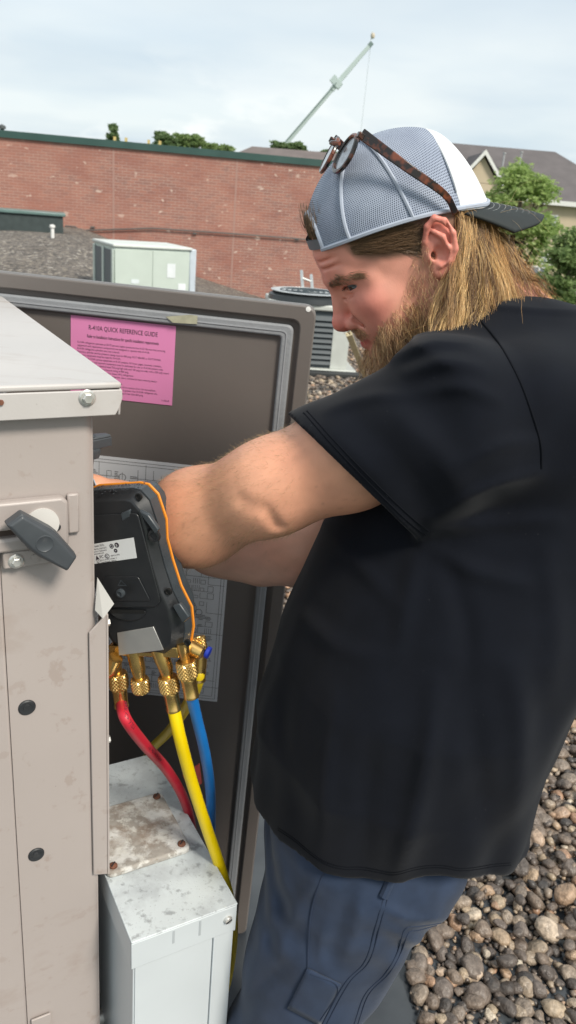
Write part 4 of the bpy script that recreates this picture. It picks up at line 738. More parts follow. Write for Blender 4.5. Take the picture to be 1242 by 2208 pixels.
out_ = half + [(-x, y) for x, y in half[::-1]]
def sc(poly, s, t=None): return [(x * s, y * (t or s)) for x, y in poly]
MB().prism(sc(out_, .78, .93), -52, -26, MFR).build('front_shell', m_bump, mg_, sharp=30, bevel=.002)
MB().prism(sc(out_, 1.0, 1.0), -23.6, -21, MFR).build('orange_edge', m_or, mg_, sharp=30, bevel=.001)
MB().prism(sc(out_, .972, .985), -19.5, -6, MFR, sc(out_, .95, .975)).build('bumper', m_bump, mg_, sharp=30)
MB().prism(sc(out_, .945, .97), -5.9, 6, MFR, sc(out_, .76, .87)).build('back_shell', m_case, mg_, sharp=30, bevel=.0015)
inr = [(-40, 74), (38, 74), (43, -36), (36, -44), (-50, -46)]
MB().prism(rounded(inr, 6), 6.0, 8.2, MFR).build('battery_deck', m_case, mg_, bevel=.0008)
MB().prism(rounded([(-30, -4), (20, -4), (30, -36), (-40, -36)], 4), 8.2, 9.4, MFR).build('battery_door', m_case, mg_, bevel=.0008)
MB().lathe([(5.5e-3, 0), (5.2e-3, .0035), (.003, .0042), (.0028, .003)], MO + mu * k_ * -9 + mv * k_ * -25 + mn * .0094, mn, 18).build('door_screw', m_bump, mg_)
MB().add([MO + (mu * x + mv * y) * k_ + mn * .0098 for x, y in ((-12, -16), (2, -16), (-5, -8), (-9.5, -14.6), (-.5, -14.6), (-5, -9.6))], [(0, 1, 4, 3), (1, 2, 5, 4), (2, 0, 3, 5)]).build('warning_mark', m_bump, mg_, smooth=False)
arcp = [(-8 + 26 * math.cos(t), -50 + 13 * math.sin(t)) for t in np.linspace(math.pi, 2 * math.pi, 15)]; MB().prism(arcp, 6.0, 8.0, MFR).build('finger_catch', m_case, mg_, bevel=.0006); MB().prism([(-33, -48), (17, -48), (17, -53), (-33, -53)], 8.1, 8.4, MFR).build('catch_slot', mat('pure_black', (.004, .004, .004), .6), mg_)
for x, y in (ml(333, 1155, 5), (-ml(333, 1155, 5)[0], ml(333, 1155, 5)[1])): MB().lathe([(.0075, 0), (.0072, .003), (.0045, .0034), (.0043, .002)], MO + (mu * x + mv * y) * k_ + mn * .004, mn, 20).build('corner_boss', m_case, mg_)
for p in ((299, 1071), (363, 1276), (404, 1386)): x, y = ml(*p, 3); MB().lathe([(.0042, 0), (.0042, .0022), (.003, .0024), (.0028, .001)], MO + (mu * x + mv * y) * k_ + mn * .0015, mn, 14).build('case_screw', mat('pure_black', (.004,) * 3), mg_)
# rubber facets on the bumper
for pts in (((302, 1098), (322, 1108), (345, 1140), (338, 1150), (308, 1110)), ((375, 1305), (390, 1300), (411, 1330), (397, 1343)), ((262, 1105), (283, 1096), (282, 1112), (266, 1122))):
    q = [ml(*p, 6) for p in pts]; MB().prism(q[::-1], 3.0, 8.6, MFR, sc(q[::-1], .99)).build('bumper_facet', m_bump, mg_, bevel=.0012)
# rating label
lb = MB().prism([ml(196, 1174, 8.5), ml(288, 1159, 8.5), ml(295, 1203, 8.5), ml(196, 1217, 8.5)][::-1], 8.3, 8.6, MFR).build('rating_label', mat('label_white', (.66, .66, .66), .5), mg_, smooth=False)
lo_ = np.array(ml(212, 1216, 8.5)); lx = nrm(np.array(ml(295, 1203, 8.5)) - lo_); ly = np.array([-lx[1], lx[0]]); LU = mu * lx[0] + mv * lx[1]; LV = mu * ly[0] + mv * ly[1]; LO = MO + (mu * lo_[0] + mv * lo_[1]) * k_ + mn * .0087
def lbl(t, x, y, s_, sx=.9): text_mesh(t, s_, (LO + LU * x + LV * y, LU, LV, mn), 'lettering', m_ink, lb, 'LEFT', .0002, sx)
lbl('testo 557s', .0035, .0205, .0036); lbl('Model No. 0564 5572', -.0015, .0172, .0026); lbl('Service + Calibration', -.0015, .0144, .0026); lbl('www.testo.com', -.0015, .0117, .0026); lbl('FC', .0055, .0062, .0055); lbl('CE', .0125, .0062, .0045); lbl('0564-21-0972', .0215, .0065, .0025); lbl('Testo SE & Co. KGaA, Celsiusstr. 2', -.0015, .0032, .0026, .8); lbl('79822 Titisee-Neustadt, Germany', -.0015, .0006, .0026, .8)
def disc(x, y, r, ri, n_=18, m=m_ink):
    c_ = LO + LU * x + LV * y + mn * .0002; MB().add([c_ + (LU * math.cos(6.2832 * i / n_) + LV * math.sin(6.2832 * i / n_)) * q for q in (r, ri) for i in range(n_)], [(i, (i + 1) % n_, n_ + (i + 1) % n_, n_ + i) for i in range(n_)]).build('printed_mark', m, lb, smooth=False)
disc(.027, .0185, .0028, .0019); disc(.027, .0185, .0012, .0002); disc(.0345, .0188, .0030, .0001); disc(.0305, .0125, .0024, .0008); disc(.0165, .0078, .0030, .0024)
MB().add([LO + LU * x + LV * y + mn * .0002 for x, y in ((-.001, .0055), (.0045, .0055), (.0017, .0105))], [(0, 1, 2)]).build('printed_mark', m_ink, lb, smooth=False)
text_mesh('B', .0042, (LO + LU * .0332 + LV * .0172 + mn * .0003, LU, LV, mn), 'lettering', mat('label_white', (1, 1, 1)), lb)
# brushed metal plate, brass block, ports
m_brass = MATS['brass']; m_sil = mat('brushed_steel', (.60, .58, .55), .35, .8, var=.06, vs=(30))
pq = [ml(*p, 7) for p in ((253, 1364), (331, 1351), (353, 1401), (257, 1413))]; MB().prism(pq[::-1], 6.2, 7.6, MFR).build('metal_plate', m_sil, mg_, bevel=.0004)
MB().box((-56, -116, -18), (46, -102, 0), MFR).build('brass_block', m_brass, mg_, bevel=.001)
def knurl(P, ax, r, h, name, par):
    w = nrm(ax); u = nrm(np.cross(w, (0.2, 1, .1))); v = np.cross(w, u); n, m = 36, 9; V_ = []
    V_ += [P + (u * math.cos(6.2832 * k / n) + v * math.sin(6.2832 * k / n)) * r * .86 for k in range(n)]
    for i in range(m):
        for k in range(n):
            rr = r * (.93 + .09 * ((i + k) % 2)) * (1 if 0 < i < m - 1 else .95); V_.append(P + w * h * (.06 + .88 * i / (m - 1)) + (u * math.cos(6.2832 * k / n) + v * math.sin(6.2832 * k / n)) * rr)
    V_ += [P + w * h + (u * math.cos(6.2832 * k / n) + v * math.sin(6.2832 * k / n)) * r * .86 for k in range(n)]; M_ = m + 2
    return MB().add(V_, [q for i in range(M_ - 1) for k in range(n) for q in (lambda a, b, c, d: ((a, b, c), (a, c, d)) if (i + k) % 2 else ((a, b, d), (b, c, d)))(i * n + k, i * n + (k + 1) % n, (i + 1) * n + (k + 1) % n, (i + 1) * n + k)] + [tuple(range(n))[::-1], tuple((M_ - 1) * n + k for k in range(n))]).build(name, m_brass, par, smooth=False)
def MP(x, y, z=0): return MO + (mu * x + mv * y) * k_ + mn * .001 * z
dn = -mv
PORT = {'red': ml(250, 1422, -6), 'cap': ml(291, 1412, -6), 'yellow': ml(343, 1405, -6), 'blue': ml(398, 1402, -6)}
FIT = {'red': (ml(253, 1450, -6), ml(262, 1524, -6)), 'cap': (ml(301, 1462, -6), ml(306, 1498, -6)), 'yellow': (ml(361, 1458, -6), ml(375, 1531, -6)), 'blue': (ml(400, 1425, -6), ml(413, 1503, -6))}
for kx in PORT:
    p0 = MP(*PORT[kx], -6); p1 = MP(*FIT[kx][0], -6); p2 = MP(*FIT[kx][1], -6); d_ = nrm(p2 - p1); s0_ = p1 - d_ * .012
    rr0 = .0095 if kx in ('cap', 'yellow') else .0075
    MB().tube([p0 + mv * .01, (p0 + s0_) / 2, s0_, p1 + d_ * .004], [rr0 * 1.1, rr0, rr0 * .95, rr0 * .62], 14).build('port', m_brass, mg_)
    MB().lathe([(rr0 * .75, -.004), (rr0 * .8, .002), (rr0 * .6, .004), (rr0 * .6, .012)], p1 - d_ * .006, d_, 16).build('flare_neck', m_brass, mg_)
pc = MP(*FIT['cap'][0], -6); knurl(pc - (MP(*FIT['cap'][0], -6) - MP(*FIT['cap'][1], -6)) * 0, nrm(MP(*FIT['cap'][1], -6) - pc), .0115, .019, 'port_cap', mg_)
# side valve with blue knob
v0, v1 = at(388, 1385, .945), at(436, 1408, .94); MB().tube([v0, (v0 + v1) / 2, v1], [.011, .0105, .009], 12).build('side_valve', m_brass, mg_); vv = nrm(v1 - v0); knurl(at(424, 1372, .95), nrm(at(430, 1408, .95) - at(424, 1372, .95)), .0105, .018, 'valve_nut', mg_)
MB().lathe([(.004, 0), (.0075, .002), (.0075, .006), (.003, .007)], at(442, 1404, .94), vv, 14).build('blue_knob', mat('blue_plastic', (.01, .03, .32), .35), mg_); MB().lathe([(.006, 0), (.0075, .003), (.0075, .012), (.005, .014)], at(222, 1440, .955), nrm(at(214, 1452, .955) - at(222, 1440, .955)), 14).build('red_knob', mat('red_plastic', (.5, .03, .03), .35), mg_)
MB().tube([at(214, 1452, .965), at(240, 1438, .962), at(250, 1418, .955)], [.012, .012, .009], 12).build('side_valve', m_brass, mg_)
# hook that carries it
hk = spline([at(200, 1035, .955), at(213, 1066, .935), at(220, 1085, .915), at(226, 1115, .905)], 6); MB().tube(hk, .0021, 8).build('hanging_hook', mat('chrome', (.7, .7, .7), .2, .95), mg_); MB().tube([at(219, 1084, .914), at(227, 1118, .904)], [.0035, .003], 8).build('hook_sleeve', mat('chrome', (1,) * 3), mg_)
# water drops on the wet top of the case
dr = MB(); rg = np.random.default_rng(5)
for k in range(70):
    x, z = rg.uniform(-20, 45), rg.uniform(-18, 5); y = 101 + (z > -6) * -rg.uniform(0, 6) + 2.2; r_ = rg.uniform(.4, 1.3); dr.lathe([(r_ * .001, 0), (r_ * .0008, r_ * .0004), (r_ * .0003, r_ * .0006)], MP(x, y, z), nrm(mv + mn * .15), 7)

# ================================================================== HOSES
def hose(name, label, ctrl, rad_, m, port=None, txts=()):
    h = empty(name, ctrl[0], label, 'hose', 'refrigerant hoses on the manifold gauge'); P = spline(ctrl, 12); tube = MB().tube(P, rad_, 16).build('tube', m, h)
    if port:
        p1 = MP(*FIT[port][0], -6); p2 = MP(*FIT[port][1], -6); d_ = nrm(p2 - p1); L_ = np.linalg.norm(p2 - p1); knurl(p1, d_, .0125, L_ * .46, 'coupling_nut', h)
        MB().lathe([(.0095, L_ * .47), (.0098, L_ * .5), (.0093, L_ * .55), (.0088, L_ * .92), (.0094, L_ * .94), (.0092, L_ * 1.0)], p1, d_, 20).build('ferrule', m_brass, h)
    S = np.r_[0, np.cumsum(np.linalg.norm(np.diff(P, axis=0), axis=1))]; T = np.gradient(P, axis=0); T /= np.linalg.norm(T, axis=1)[:, None]
    for (txt, s0, size, face, flip) in txts:
        cu_ = bpy.data.curves.new('t', 'FONT'); cu_.body = txt; cu_.size = size; cu_.resolution_u = 1; ob = bpy.data.objects.new('t', cu_); COL.objects.link(ob); me = bpy.data.meshes.new_from_object(ob.evaluated_get(bpy.context.evaluated_depsgraph_get())); bpy.data.objects.remove(ob)
        co = np.array([v.co[:] for v in me.vertices]); x = co[:, 0] * flip; x = s0 + (x if flip > 0 else -co[:, 0].min() * 0 + x + co[:, 0].max()); y = (co[:, 1] - size * .35) * flip
        c = np.stack([np.interp(x, S, P[:, i]) for i in range(3)], 1); t = np.stack([np.interp(x, S, T[:, i]) for i in range(3)], 1); t /= np.linalg.norm(t, axis=1)[:, None]
        b = np.cross(t, nrm(face)); b /= np.linalg.norm(b, axis=1)[:, None]; a = np.cross(b, t); th = y / rad_; Q = c + (a * np.cos(th)[:, None] + b * np.sin(th)[:, None] * -1) * (rad_ + .0002)
        me.vertices.foreach_set('co', Q.ravel()); me.materials.clear(); link('lettering', me, m_ink, tube)
    return h
view = nrm(CAM - MO)
m_red = mat('red_hose', (.50, .016, .035), .42, var=.06, vs=30); m_yel = mat('yellow_hose', (.80, .58, .0), .40, var=.05, vs=30, stains=[(40, .66, .74, (.35, .26, .02), .35, 2)]); m_blu = mat('blue_hose', (.012, .17, .52), .42, var=.08, vs=30)
e_ = lambda kx: MP(*FIT[kx][1], -6) - nrm(MP(*FIT[kx][1], -6) - MP(*FIT[kx][0], -6)) * .006
hose('red_hose', 'red refrigerant hose curving from the gauge down behind the white box', [e_('red'), at(272, 1552, .955), at(312, 1606, 1.01), at(360, 1660, 1.10), at(396, 1722, 1.19), at(414, 1790, 1.26), at(416, 1880, 1.32), U(.42, 1.08, .35), U(.45, 1.12, .03)], .0072, m_red, 'red', [('YELLOW JACKET', .008, .0065, nrm(view + np.array([.5, 0, .3])), -1), ('800PSI (55 Bar) Max. W.P.', .115, .0055, nrm(view + np.array([.5, 0, .1])), -1)])
hose('yellow_hose', 'bright yellow refrigerant hose running straight down past the white box', [e_('yellow'), at(388, 1590, .975), at(412, 1680, 1.02), at(444, 1780, 1.08), at(478, 1880, 1.14), at(499, 1960, 1.19), at(501, 2030, 1.24), at(490, 2110, 1.31), at(470, 2180, 1.40)], .0080, m_yel, 'yellow', [('YELLOW JACKET PLUS II 800PSI 55 BAR MAX W.P. YELLOW JACKET', .03, .006, nrm(np.array([1, .25, .1])), 1)])
hose('blue_hose', 'blue refrigerant hose hanging from the gauge beside the yellow one', [e_('blue'), at(424, 1548, .985), at(441, 1620, 1.04), at(453, 1700, 1.12), at(455, 1790, 1.24), at(450, 1880, 1.32), U(.46, 1.13, .35), U(.5, 1.15, .03)], .0072, m_blu, 'blue', [('YELLOW JACKET PLUS II 800PSI 55 BAR', .03, .006, nrm(np.array([1, .25, .1])), 1)])
hy = hose('yellow_hose', 'darker yellow hose slanting behind the red one from the side valve', [at(429, 1430, .985), at(426, 1470, .99), at(404, 1520, 1.07), at(366, 1575, 1.22), at(325, 1616, 1.34), at(300, 1650, 1.40), U(.25, 1.15, .55), U(.25, 1.14, .3), U(.27, 1.16, .03)], .0078, mat('yellow_hose_dull', (.62, .45, .01), .45, var=.08, vs=30))
MB().lathe([(.0095, 0), (.0098, .006), (.009, .03), (.0094, .034)], at(430, 1412, .98), nrm(at(428, 1455, .985) - at(430, 1412, .98)), 16).build('ferrule', m_brass, hy)
q = [at(393, 1672, 1.17), at(430, 1648, 1.16), at(436, 1690, 1.16), at(408, 1708, 1.17)]; tag(MB().add(q + [p + np.array([0, .004, 0]) for p in q], [(0, 1, 2, 3)[::-1], (4, 5, 6, 7), (0, 1, 5, 4), (1, 2, 6, 5), (2, 3, 7, 6), (3, 0, 4, 7)]).build('valve_lever', mat('faded_red', (.38, .06, .05), .5), None, bevel=.001), 'flat faded red lever between the yellow and red hoses', 'lever')
dr.build('water_drops', mat('water_drop', (.02, .022, .025), .05), mg_); tag(bpy.data.objects['water_drops'], kind='stuff')
# ================================================================== THE MAN
def head_rot(yaw, pit, rol):
    M0 = np.array([[-1, 0, 0], [0, -1, 0], [0, 0, 1.]]); cz, sz = math.cos(yaw), math.sin(yaw); Rz = np.array([[cz, -sz, 0], [sz, cz, 0], [0, 0, 1]])
    cy, sy = math.cos(pit), math.sin(pit); Ry = np.array([[cy, 0, sy], [0, 1, 0], [-sy, 0, cy]]); cx, sx_ = math.cos(rol), math.sin(rol); Rx = np.array([[1, 0, 0], [0, cx, -sx_], [0, sx_, cx]]); return M0 @ Rz @ Ry @ Rx
HR = head_rot(rad(9), rad(33), rad(-2)); H0 = np.array([.124, 1.0, 1.582])
def hw(P): return np.asarray(P) @ HR.T + H0
def hl(P): return (np.asarray(P) - H0) @ HR
man = empty('person', (.16, .92, 0), 'bearded man in black t-shirt and backwards trucker cap reaching into the rooftop unit', 'person')

# ---------------------------------------------------------------- head (sculpted in its own axes: x forward, y left, z up)
hf = Field((-.125, -.105, -.20), (.135, .105, .135), .0016)
hf.ell((0, 0, .048), (.092, .074, .079), .01); hf.ell((-.012, 0, .0), (.078, .070, .072), .02)
hf.ell((.040, 0, -.002), (.062, .060, .078), .025); hf.ell((.046, 0, .045), (.062, .060, .05), .02)
nb = hl(np.array([.275, .965, 1.47])); hf.cap((-.030, 0, -.04), nb, .058, .066, .03)
for s in (1, -1):
    hf.cap((.099, .006 * s, .021), (.084, .038 * s, .025), .0105, .0085, .010); hf.cap((.084, .038 * s, .025), (.066, .052 * s, .012), .009, .008, .010)
    hf.ell((.066, .042 * s, -.014), (.026, .022, .019), .016); hf.ell((.060, .034 * s, -.042), (.032, .026, .028), .02); hf.ell((.080, .024 * s, -.022), (.018, .013, .016), .012)
    hf.cap((.066, .020 * s, -.092), (.010, .054 * s, -.058), .022, .019, .02); hf.cap((.010, .054 * s, -.058), (-.004, .056 * s, -.006), .019, .017, .02)
    hf.ell((.102, .032 * s, .0085), (.015, .016, .0085), .008, 'sub')
hf.ell((.080, 0, -.052), (.023, .034, .024), .014); hf.ell((.078, 0, -.092), (.025, .027, .021), .016)
# nose
hf.cap((.0985, 0, .012), (.1105, 0, -.024), .0082, .0095, .008); hf.ell((.1135, 0, -.0305), (.0118, .0112, .0110), .006); hf.ell((.106, 0, -.038), (.010, .006, .006), .005)
for s in (1, -1):
    hf.ell((.1010, .0130 * s, -.0345), (.0120, .0074, .0092), .003); hf.ell((.1045, .0112 * s, -.0408), (.0062, .0042, .0036), .0018, 'sub')
    hf.cap((.100, .0205 * s, -.030), (.0915, .0215 * s, -.042), .0026, .0020, .003, 'sub')
    hf.cap((.098, .0225 * s, -.030), (.080, .038 * s, -.054), .0036, .0026, .007, 'sub')
# eyes: lid shell, then the slit
for s in (1, -1):
    ec = np.array([.0795, .0305 * s, .0105]); hf.ell(ec, (.0143, .0143, .0138), .0035)
    hf.cap((.096, .0185 * s, .0085), (.088, .040 * s, .0145), .0030, .0030, .003)                       # heavy upper lid
    ax = nrm((-.42, 1.0 * s, .10)); up = nrm(np.cross(ax, (1, 0, 0)) * -s); fwd = np.cross(up, ax) * 1.0; R3 = np.array([ax, up, np.cross(ax, up)])
    hf.ell((.0900, .0325 * s, .0092), (.0165, .0034, .011), .0010, 'sub', R3)
    hf.cap((.0945, .021 * s, -.0010), (.082, .040 * s, -.0015), .0016, .0014, .006, 'sub'); hf.cap((.082, .040 * s, -.0015), (.066, .053 * s, .0085), .0014, .0010, .006, 'sub')               # bag under the eye
    hf.cap((.080, .0445 * s, .0095), (.063, .055 * s, .0165), .0014, .0009, .003, 'sub'); hf.cap((.078, .0465 * s, .006), (.060, .0575 * s, .004), .0013, .0008, .003, 'sub'); hf.cap((.098, .014 * s, -.004), (.090, .027 * s, -.014), .0014, .0010, .004, 'sub')
for zf in (.038, .047): hf.cap((.112, .0, zf), (.092, .045, zf + .003), .0013, .0008, .005, 'sub')
hf.cap((.112, .004, .015), (.109, .003, .028), .0012, .0008, .003, 'sub')
# lips
for s in (1, -1):
    hf.cap((.0975, .0, -.0565), (.083, .0255 * s, -.0505), .0058, .0030, .004); hf.cap((.0965, 0, -.0680), (.0825, .022 * s, -.0585), .0070, .0040, .004)
    hf.cap((.105, 0, -.0615), (.083, .0275 * s, -.0525), .0019, .0016, .0020, 'sub')
# ear
for s in (1, -1):
    hx = [(.002, .0745, .008), (.001, .0795, .022), (-.006, .0850, .0365), (-.0155, .0895, .0415), (-.0235, .0925, .034), (-.0268, .0930, .018), (-.0235, .0905, .001), (-.0135, .0865, -.0125), (-.003, .0825, -.0185)]
    er = nrm((-.30, 0, .95)); ef = nrm((.95, -.34 * s, .30)); R3 = np.array([ef, nrm(np.cross(er, ef)), er])
    hf.ell((-.0112, .0805 * s, .012), (.0165, .0050, .031), .006, 'add', R3); hf.ell((-.008, .072 * s, .008), (.014, .012, .022), .006)
    hf.ell((-.002, .0795 * s, -.0155), (.0085, .0048, .0085), .004)
    for a, b in zip(hx[:-1], hx[1:]): hf.cap((a[0], a[1] * s, a[2]), (b[0], b[1] * s, b[2]), .0034, .0034, .0022)
    an = [(-.010, .0865, .029), (-.0165, .0905, .019), (-.0170, .0905, .006), (-.0115, .0885, -.006), (-.003, .085, -.009)]
    for a, b in zip(an[:-1], an[1:]): hf.cap((a[0], a[1] * s, a[2]), (b[0], b[1] * s, b[2]), .0030, .0030, .003)
    hf.ell((-.0065, .0905 * s, .004), (.0090, .0100, .0115), .0025, 'sub'); hf.ell((-.0208, .0955 * s, .020), (.0022, .0055, .014), .002, 'sub', R3); hf.ell((.003, .0785 * s, .004), (.0036, .0045, .0062), .003); hf.ell((-.0015, .080 * s, .004), (.0035, .009, .0045), .002, 'sub')
Vh, Qh = hf.mesh(); Vh = relax(Vh, Qh, 1, .4); Nh = vnormals(Vh, Qh); del hf
# skin colour of the head: reddened nose, cheeks and ear, paler lids, brown stubble
def sm(x, a, b): t = np.clip((x - a) / (b - a), 0, 1); return t * t * (3 - 2 * t)
def beard_mask(P):
    x, y, z = P[:, 0], np.abs(P[:, 1]), P[:, 2]; nzv = vnoise(P, 90, 4) * .004
    line = np.interp(x, [-.02, .012, .03, .045, .065, .083, .095, .12], [.03, .02, -.004, -.020, -.034, -.046, -.074, -.080])
    cheek = sm(line - z + nzv, -.006, .006) * sm(x - np.where(z > -.034, .024, 0), -.03, -.012) * (1 - sm(z, .02, .034)) * sm(y + (x < .07) * .02 + (z < -.076) * .02, .016, .026)
    must = sm(x, .078, .084) * sm(-.0435 - z + nzv * .6, -.002, .003) * sm(z + .0575 - y * .25, -.003, .002) * (1 - sm(y, .026, .034)); chin = sm(-.0755 - z, -.002, .004) * sm(x, .03, .05)
    return np.clip(np.maximum(np.maximum(cheek, must), chin), 0, 1)
def hair_mask(P):
    x, y, z = P[:, 0], np.abs(P[:, 1]), P[:, 2]; return np.clip(sm(z - np.interp(x, [-.1, -.03, .0, .03, .06, .075, .09], [-.06, -.03, .012, .016, .030, .040, .075]), -.004, .008) * (1 - sm(x, .070, .084)), 0, 1)
base = np.array([.60, .275, .205]); red = np.array([.58, .155, .125]); C0 = np.tile(base, (len(Vh), 1)); x, y, z = Vh[:, 0], np.abs(Vh[:, 1]), Vh[:, 2]
rm = np.exp(-((x - .115) ** 2 + y ** 2 + (z + .032) ** 2) / .018 ** 2) * .9 + np.exp(-((x - .075) ** 2 + (y - .045) ** 2 + (z + .016) ** 2) / .024 ** 2) * .75 + np.exp(-((x - .09) ** 2 + (z - .045) ** 2) / .03 ** 2) * .35 + sm(y, .0765, .083) * .55 * (z > -.03) * (x < .02) + .22 * vnoise(Vh, 60, 2)
C0 += (red - C0) * np.clip(rm, 0, 1)[:, None]
lm_ = sm(x, .08, .086) * (np.exp(-((z + .0655 - (y * .33)) / .0065) ** 2)) * (1 - sm(y, .020, .026)); C0 += (np.array([.44, .10, .095]) - C0) * (lm_ * .95)[:, None]
bmk = beard_mask(Vh); hmk = hair_mask(Vh) * (y > .035) * (1 - sm(y, .0735, .0765) * (x < .012) * (x > -.045)); C0 += (np.array([.42, .22, .14]) - C0) * (bmk * .42)[:, None]; C0 += (np.array([.12, .075, .045]) - C0) * (hmk * .85)[:, None]
lid = np.exp(-((x - .085) ** 2 + (y - .031) ** 2 + (z - .014) ** 2) / .010 ** 2); C0 += (np.array([.50, .21, .17]) - C0) * (lid * .5)[:, None]
C0 *= (1.22 + .06 * vnoise(Vh, 300, 8))[:, None]

# ---------------------------------------------------------------- torso core, arms and hands
LS, LE, LM, LW = at(985, 846, .83), at(585, 1050, .905), at(425, 1116, .975), at(268, 1172, 1.085)
RS, RE, RM, RW = np.array([.23, 1.13, 1.40]), at(655, 1180, 1.13), at(470, 1150, 1.155), at(250, 1078, 1.19)
bf = Field((-.46, .66, 1.02), (.50, 1.32, 1.60), .003)
bf.loft([(1.02, .24, .10, .92, .12), (1.2, .27, .14, .92, .15), (1.4, .28, .12, .94, .14), (1.47, .25, .08, .95, .10), (1.53, .225, .045, .96, .045)], k=.03)
AU = LS * .45 + LE * .55 + np.array([.0, 0, -.010]); bf.cap(LS + np.array([.01, .03, -.02]), AU, .054, .0545, .03); bf.cap(AU, LE, .0545, .048, .04)
bf.cap(LE, LM, .048, .0555, .04); bf.cap(LM, LM * .45 + LW * .55, .0555, .047, .03); bf.cap(LM * .45 + LW * .55, LW, .046, .030, .03, flat=((0, .3, 1), .85))
bf.cap(at(515, 1084, .853), at(592, 1124, .838), .0016, .0028, .018, 'sub'); bf.cap(at(574, 1102, .850), at(598, 1136, .870), .0008, .0016, .014, 'sub')
bf.cap(RS, RE, .062, .052, .03); bf.cap(RE, RM, .052, .054, .03); bf.cap(RM, RW, .053, .031, .03); bf.cap(at(560, 1215, 1.14), at(470, 1180, 1.15), .03, .03, .03)
def hand(f, W, d, pn, s):
    """palm and five bent fingers, closed as if round a valve"""
    d = nrm(d); pn = nrm(pn - d * (pn @ d)); sd = np.cross(d, pn) * s
    f.cap(W, W + d * .03, .029, .030, .015, flat=(pn, .75)); f.cap(W + d * .035 - sd * .018, W + d * .085 - sd * .026, .019, .015, .012); f.cap(W + d * .035 + sd * .016, W + d * .088 + sd * .022, .019, .015, .012); f.cap(W + d * .04, W + d * .088, .021, .016, .012)
    for off, L in ((-.030, .034), (-.010, .041), (.010, .043), (.029, .040)):
        p = W + d * .088 + sd * off; q = p + (d * .75 + pn * .66) * L; q2 = q + (d * .1 + pn * .99) * L * .72; q3 = q2 + (-d * .65 + pn * .75) * L * .55
        f.cap(p, q, .0098, .0090, .004); f.cap(q, q2, .0090, .0082, .003); f.cap(q2, q3, .0082, .0070, .003)
    t0 = W + d * .03 + sd * .026; t1 = t0 + d * .028 + sd * .026 + pn * .018; t2 = t1 + d * .026 + sd * .004 + pn * .020; t3 = t2 + d * .018 - sd * .012 + pn * .012
    f.cap(t0, t1, .0145, .0115, .008); f.cap(t1, t2, .0112, .0098, .004); f.cap(t2, t3, .0096, .0080, .003)
hand(bf, LW, U(.17, 1.10, 1.20) - LW, np.array([.2, .5, -.3]), 1)
hand(bf, RW, U(.14, 1.18, 1.24) - RW, np.array([-.1, -.6, -.4]), -1)
Vb, Qb = bf.mesh(); del bf
Nb = vnormals(Vb, Qb); Vb = Vb + Nb * (vnoise(Vb, 60, 3) * .0008)[:, None]
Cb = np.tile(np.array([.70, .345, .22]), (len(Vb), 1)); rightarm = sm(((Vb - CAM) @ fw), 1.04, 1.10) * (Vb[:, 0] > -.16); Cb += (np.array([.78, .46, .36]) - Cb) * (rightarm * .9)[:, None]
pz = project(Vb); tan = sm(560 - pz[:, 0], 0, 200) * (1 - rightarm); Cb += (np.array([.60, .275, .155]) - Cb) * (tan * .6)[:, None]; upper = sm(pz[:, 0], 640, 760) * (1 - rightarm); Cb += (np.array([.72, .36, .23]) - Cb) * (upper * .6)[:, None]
fk = np.clip(vnoise(Vb, 520, 11) * vnoise(Vb, 410, 12) - .42, 0, 1) * .35; Cb *= (1 + .09 * vnoise(Vb, 70, 5) + .07 * vnoise(Vb, 260, 6) - fk)[:, None]; Cb[:, 1:] *= (1 + .06 * vnoise(Vb, 45, 13))[:, None]
V_ = np.vstack([hw(Vh), Vb]); Q_ = np.vstack([Qh, Qb + len(Vh)]); me = mesh_np(V_, Q_); set_col(me, np.vstack([C0, Cb]))
m_skin = mat('skin', (1, 1, 1), .46, var=.07, vs=90, bump=.45, bs=650, attr='Col', sss=.05, spec=.45)
body = link('body', me, m_skin, man)
# eyes
def eyeball_mat():
    return mat('eyeball', (1, 1, 1), .08, var=0, attr='Col', rvar=0)
for s in (1, -1):
    ec = np.array([.0793, .0305 * s, .0100]); look = nrm((.84, .42 * s, -.22)); bm = bmesh.new(); bmesh.ops.create_uvsphere(bm, u_segments=40, v_segments=28, radius=.0126); P = np.array([v.co[:] for v in bm.verts]); F_ = [[v.index for v in f.verts] for f in bm.faces]; bm.free()
    c_ = nrm(P[0] * 0 + look); dt = (P / .0126) @ c_; col = np.where(dt[:, None] > .95, np.array([.008, .008, .008]), np.where(dt[:, None] > .80, np.array([.15, .21, .24]), np.where(dt[:, None] > .76, np.array([.05, .06, .07]), np.array([.62, .54, .50]))))
    me = mesh_from(hw(P + ec), F_, True, 0); set_col(me, col); link('eye', me, eyeball_mat(), man)

# ---------------------------------------------------------------- hair, beard, brows
m_hair = mat('hair', (1, 1, 1), .42, var=.05, attr='Col', spec=.6, rvar=0)
def grow(P0, N0, n, seg, length, dirs, curl, clump=.0, seed=0, down=None):
    """strands from roots P0 along dirs with curl noise; returns (n,seg,3)"""
    r_ = np.random.default_rng(seed); out = np.zeros((n, seg, 3)); p = P0.copy(); d = dirs / np.linalg.norm(dirs, axis=1)[:, None]; ph = r_.uniform(0, 6.28, (n, 3)); fq = r_.uniform(.7, 1.5, (n, 1))
    ax1 = np.cross(d, r_.normal(size=(n, 3))); ax1 /= np.linalg.norm(ax1, axis=1)[:, None]; ax2 = np.cross(d, ax1)
    for i in range(seg):
        out[:, i] = p; t = i / (seg - 1)
        w = curl * (ax1 * np.sin(ph[:, :1] + fq * t * 6.5) + ax2 * np.cos(ph[:, 1:2] + fq * t * 5.1)); dd_ = d + w
        if down is not None: dd_ = dd_ + down * t
        dd_ /= np.linalg.norm(dd_, axis=1)[:, None]; p = p + dd_ * (length / (seg - 1))[:, None]
    return out
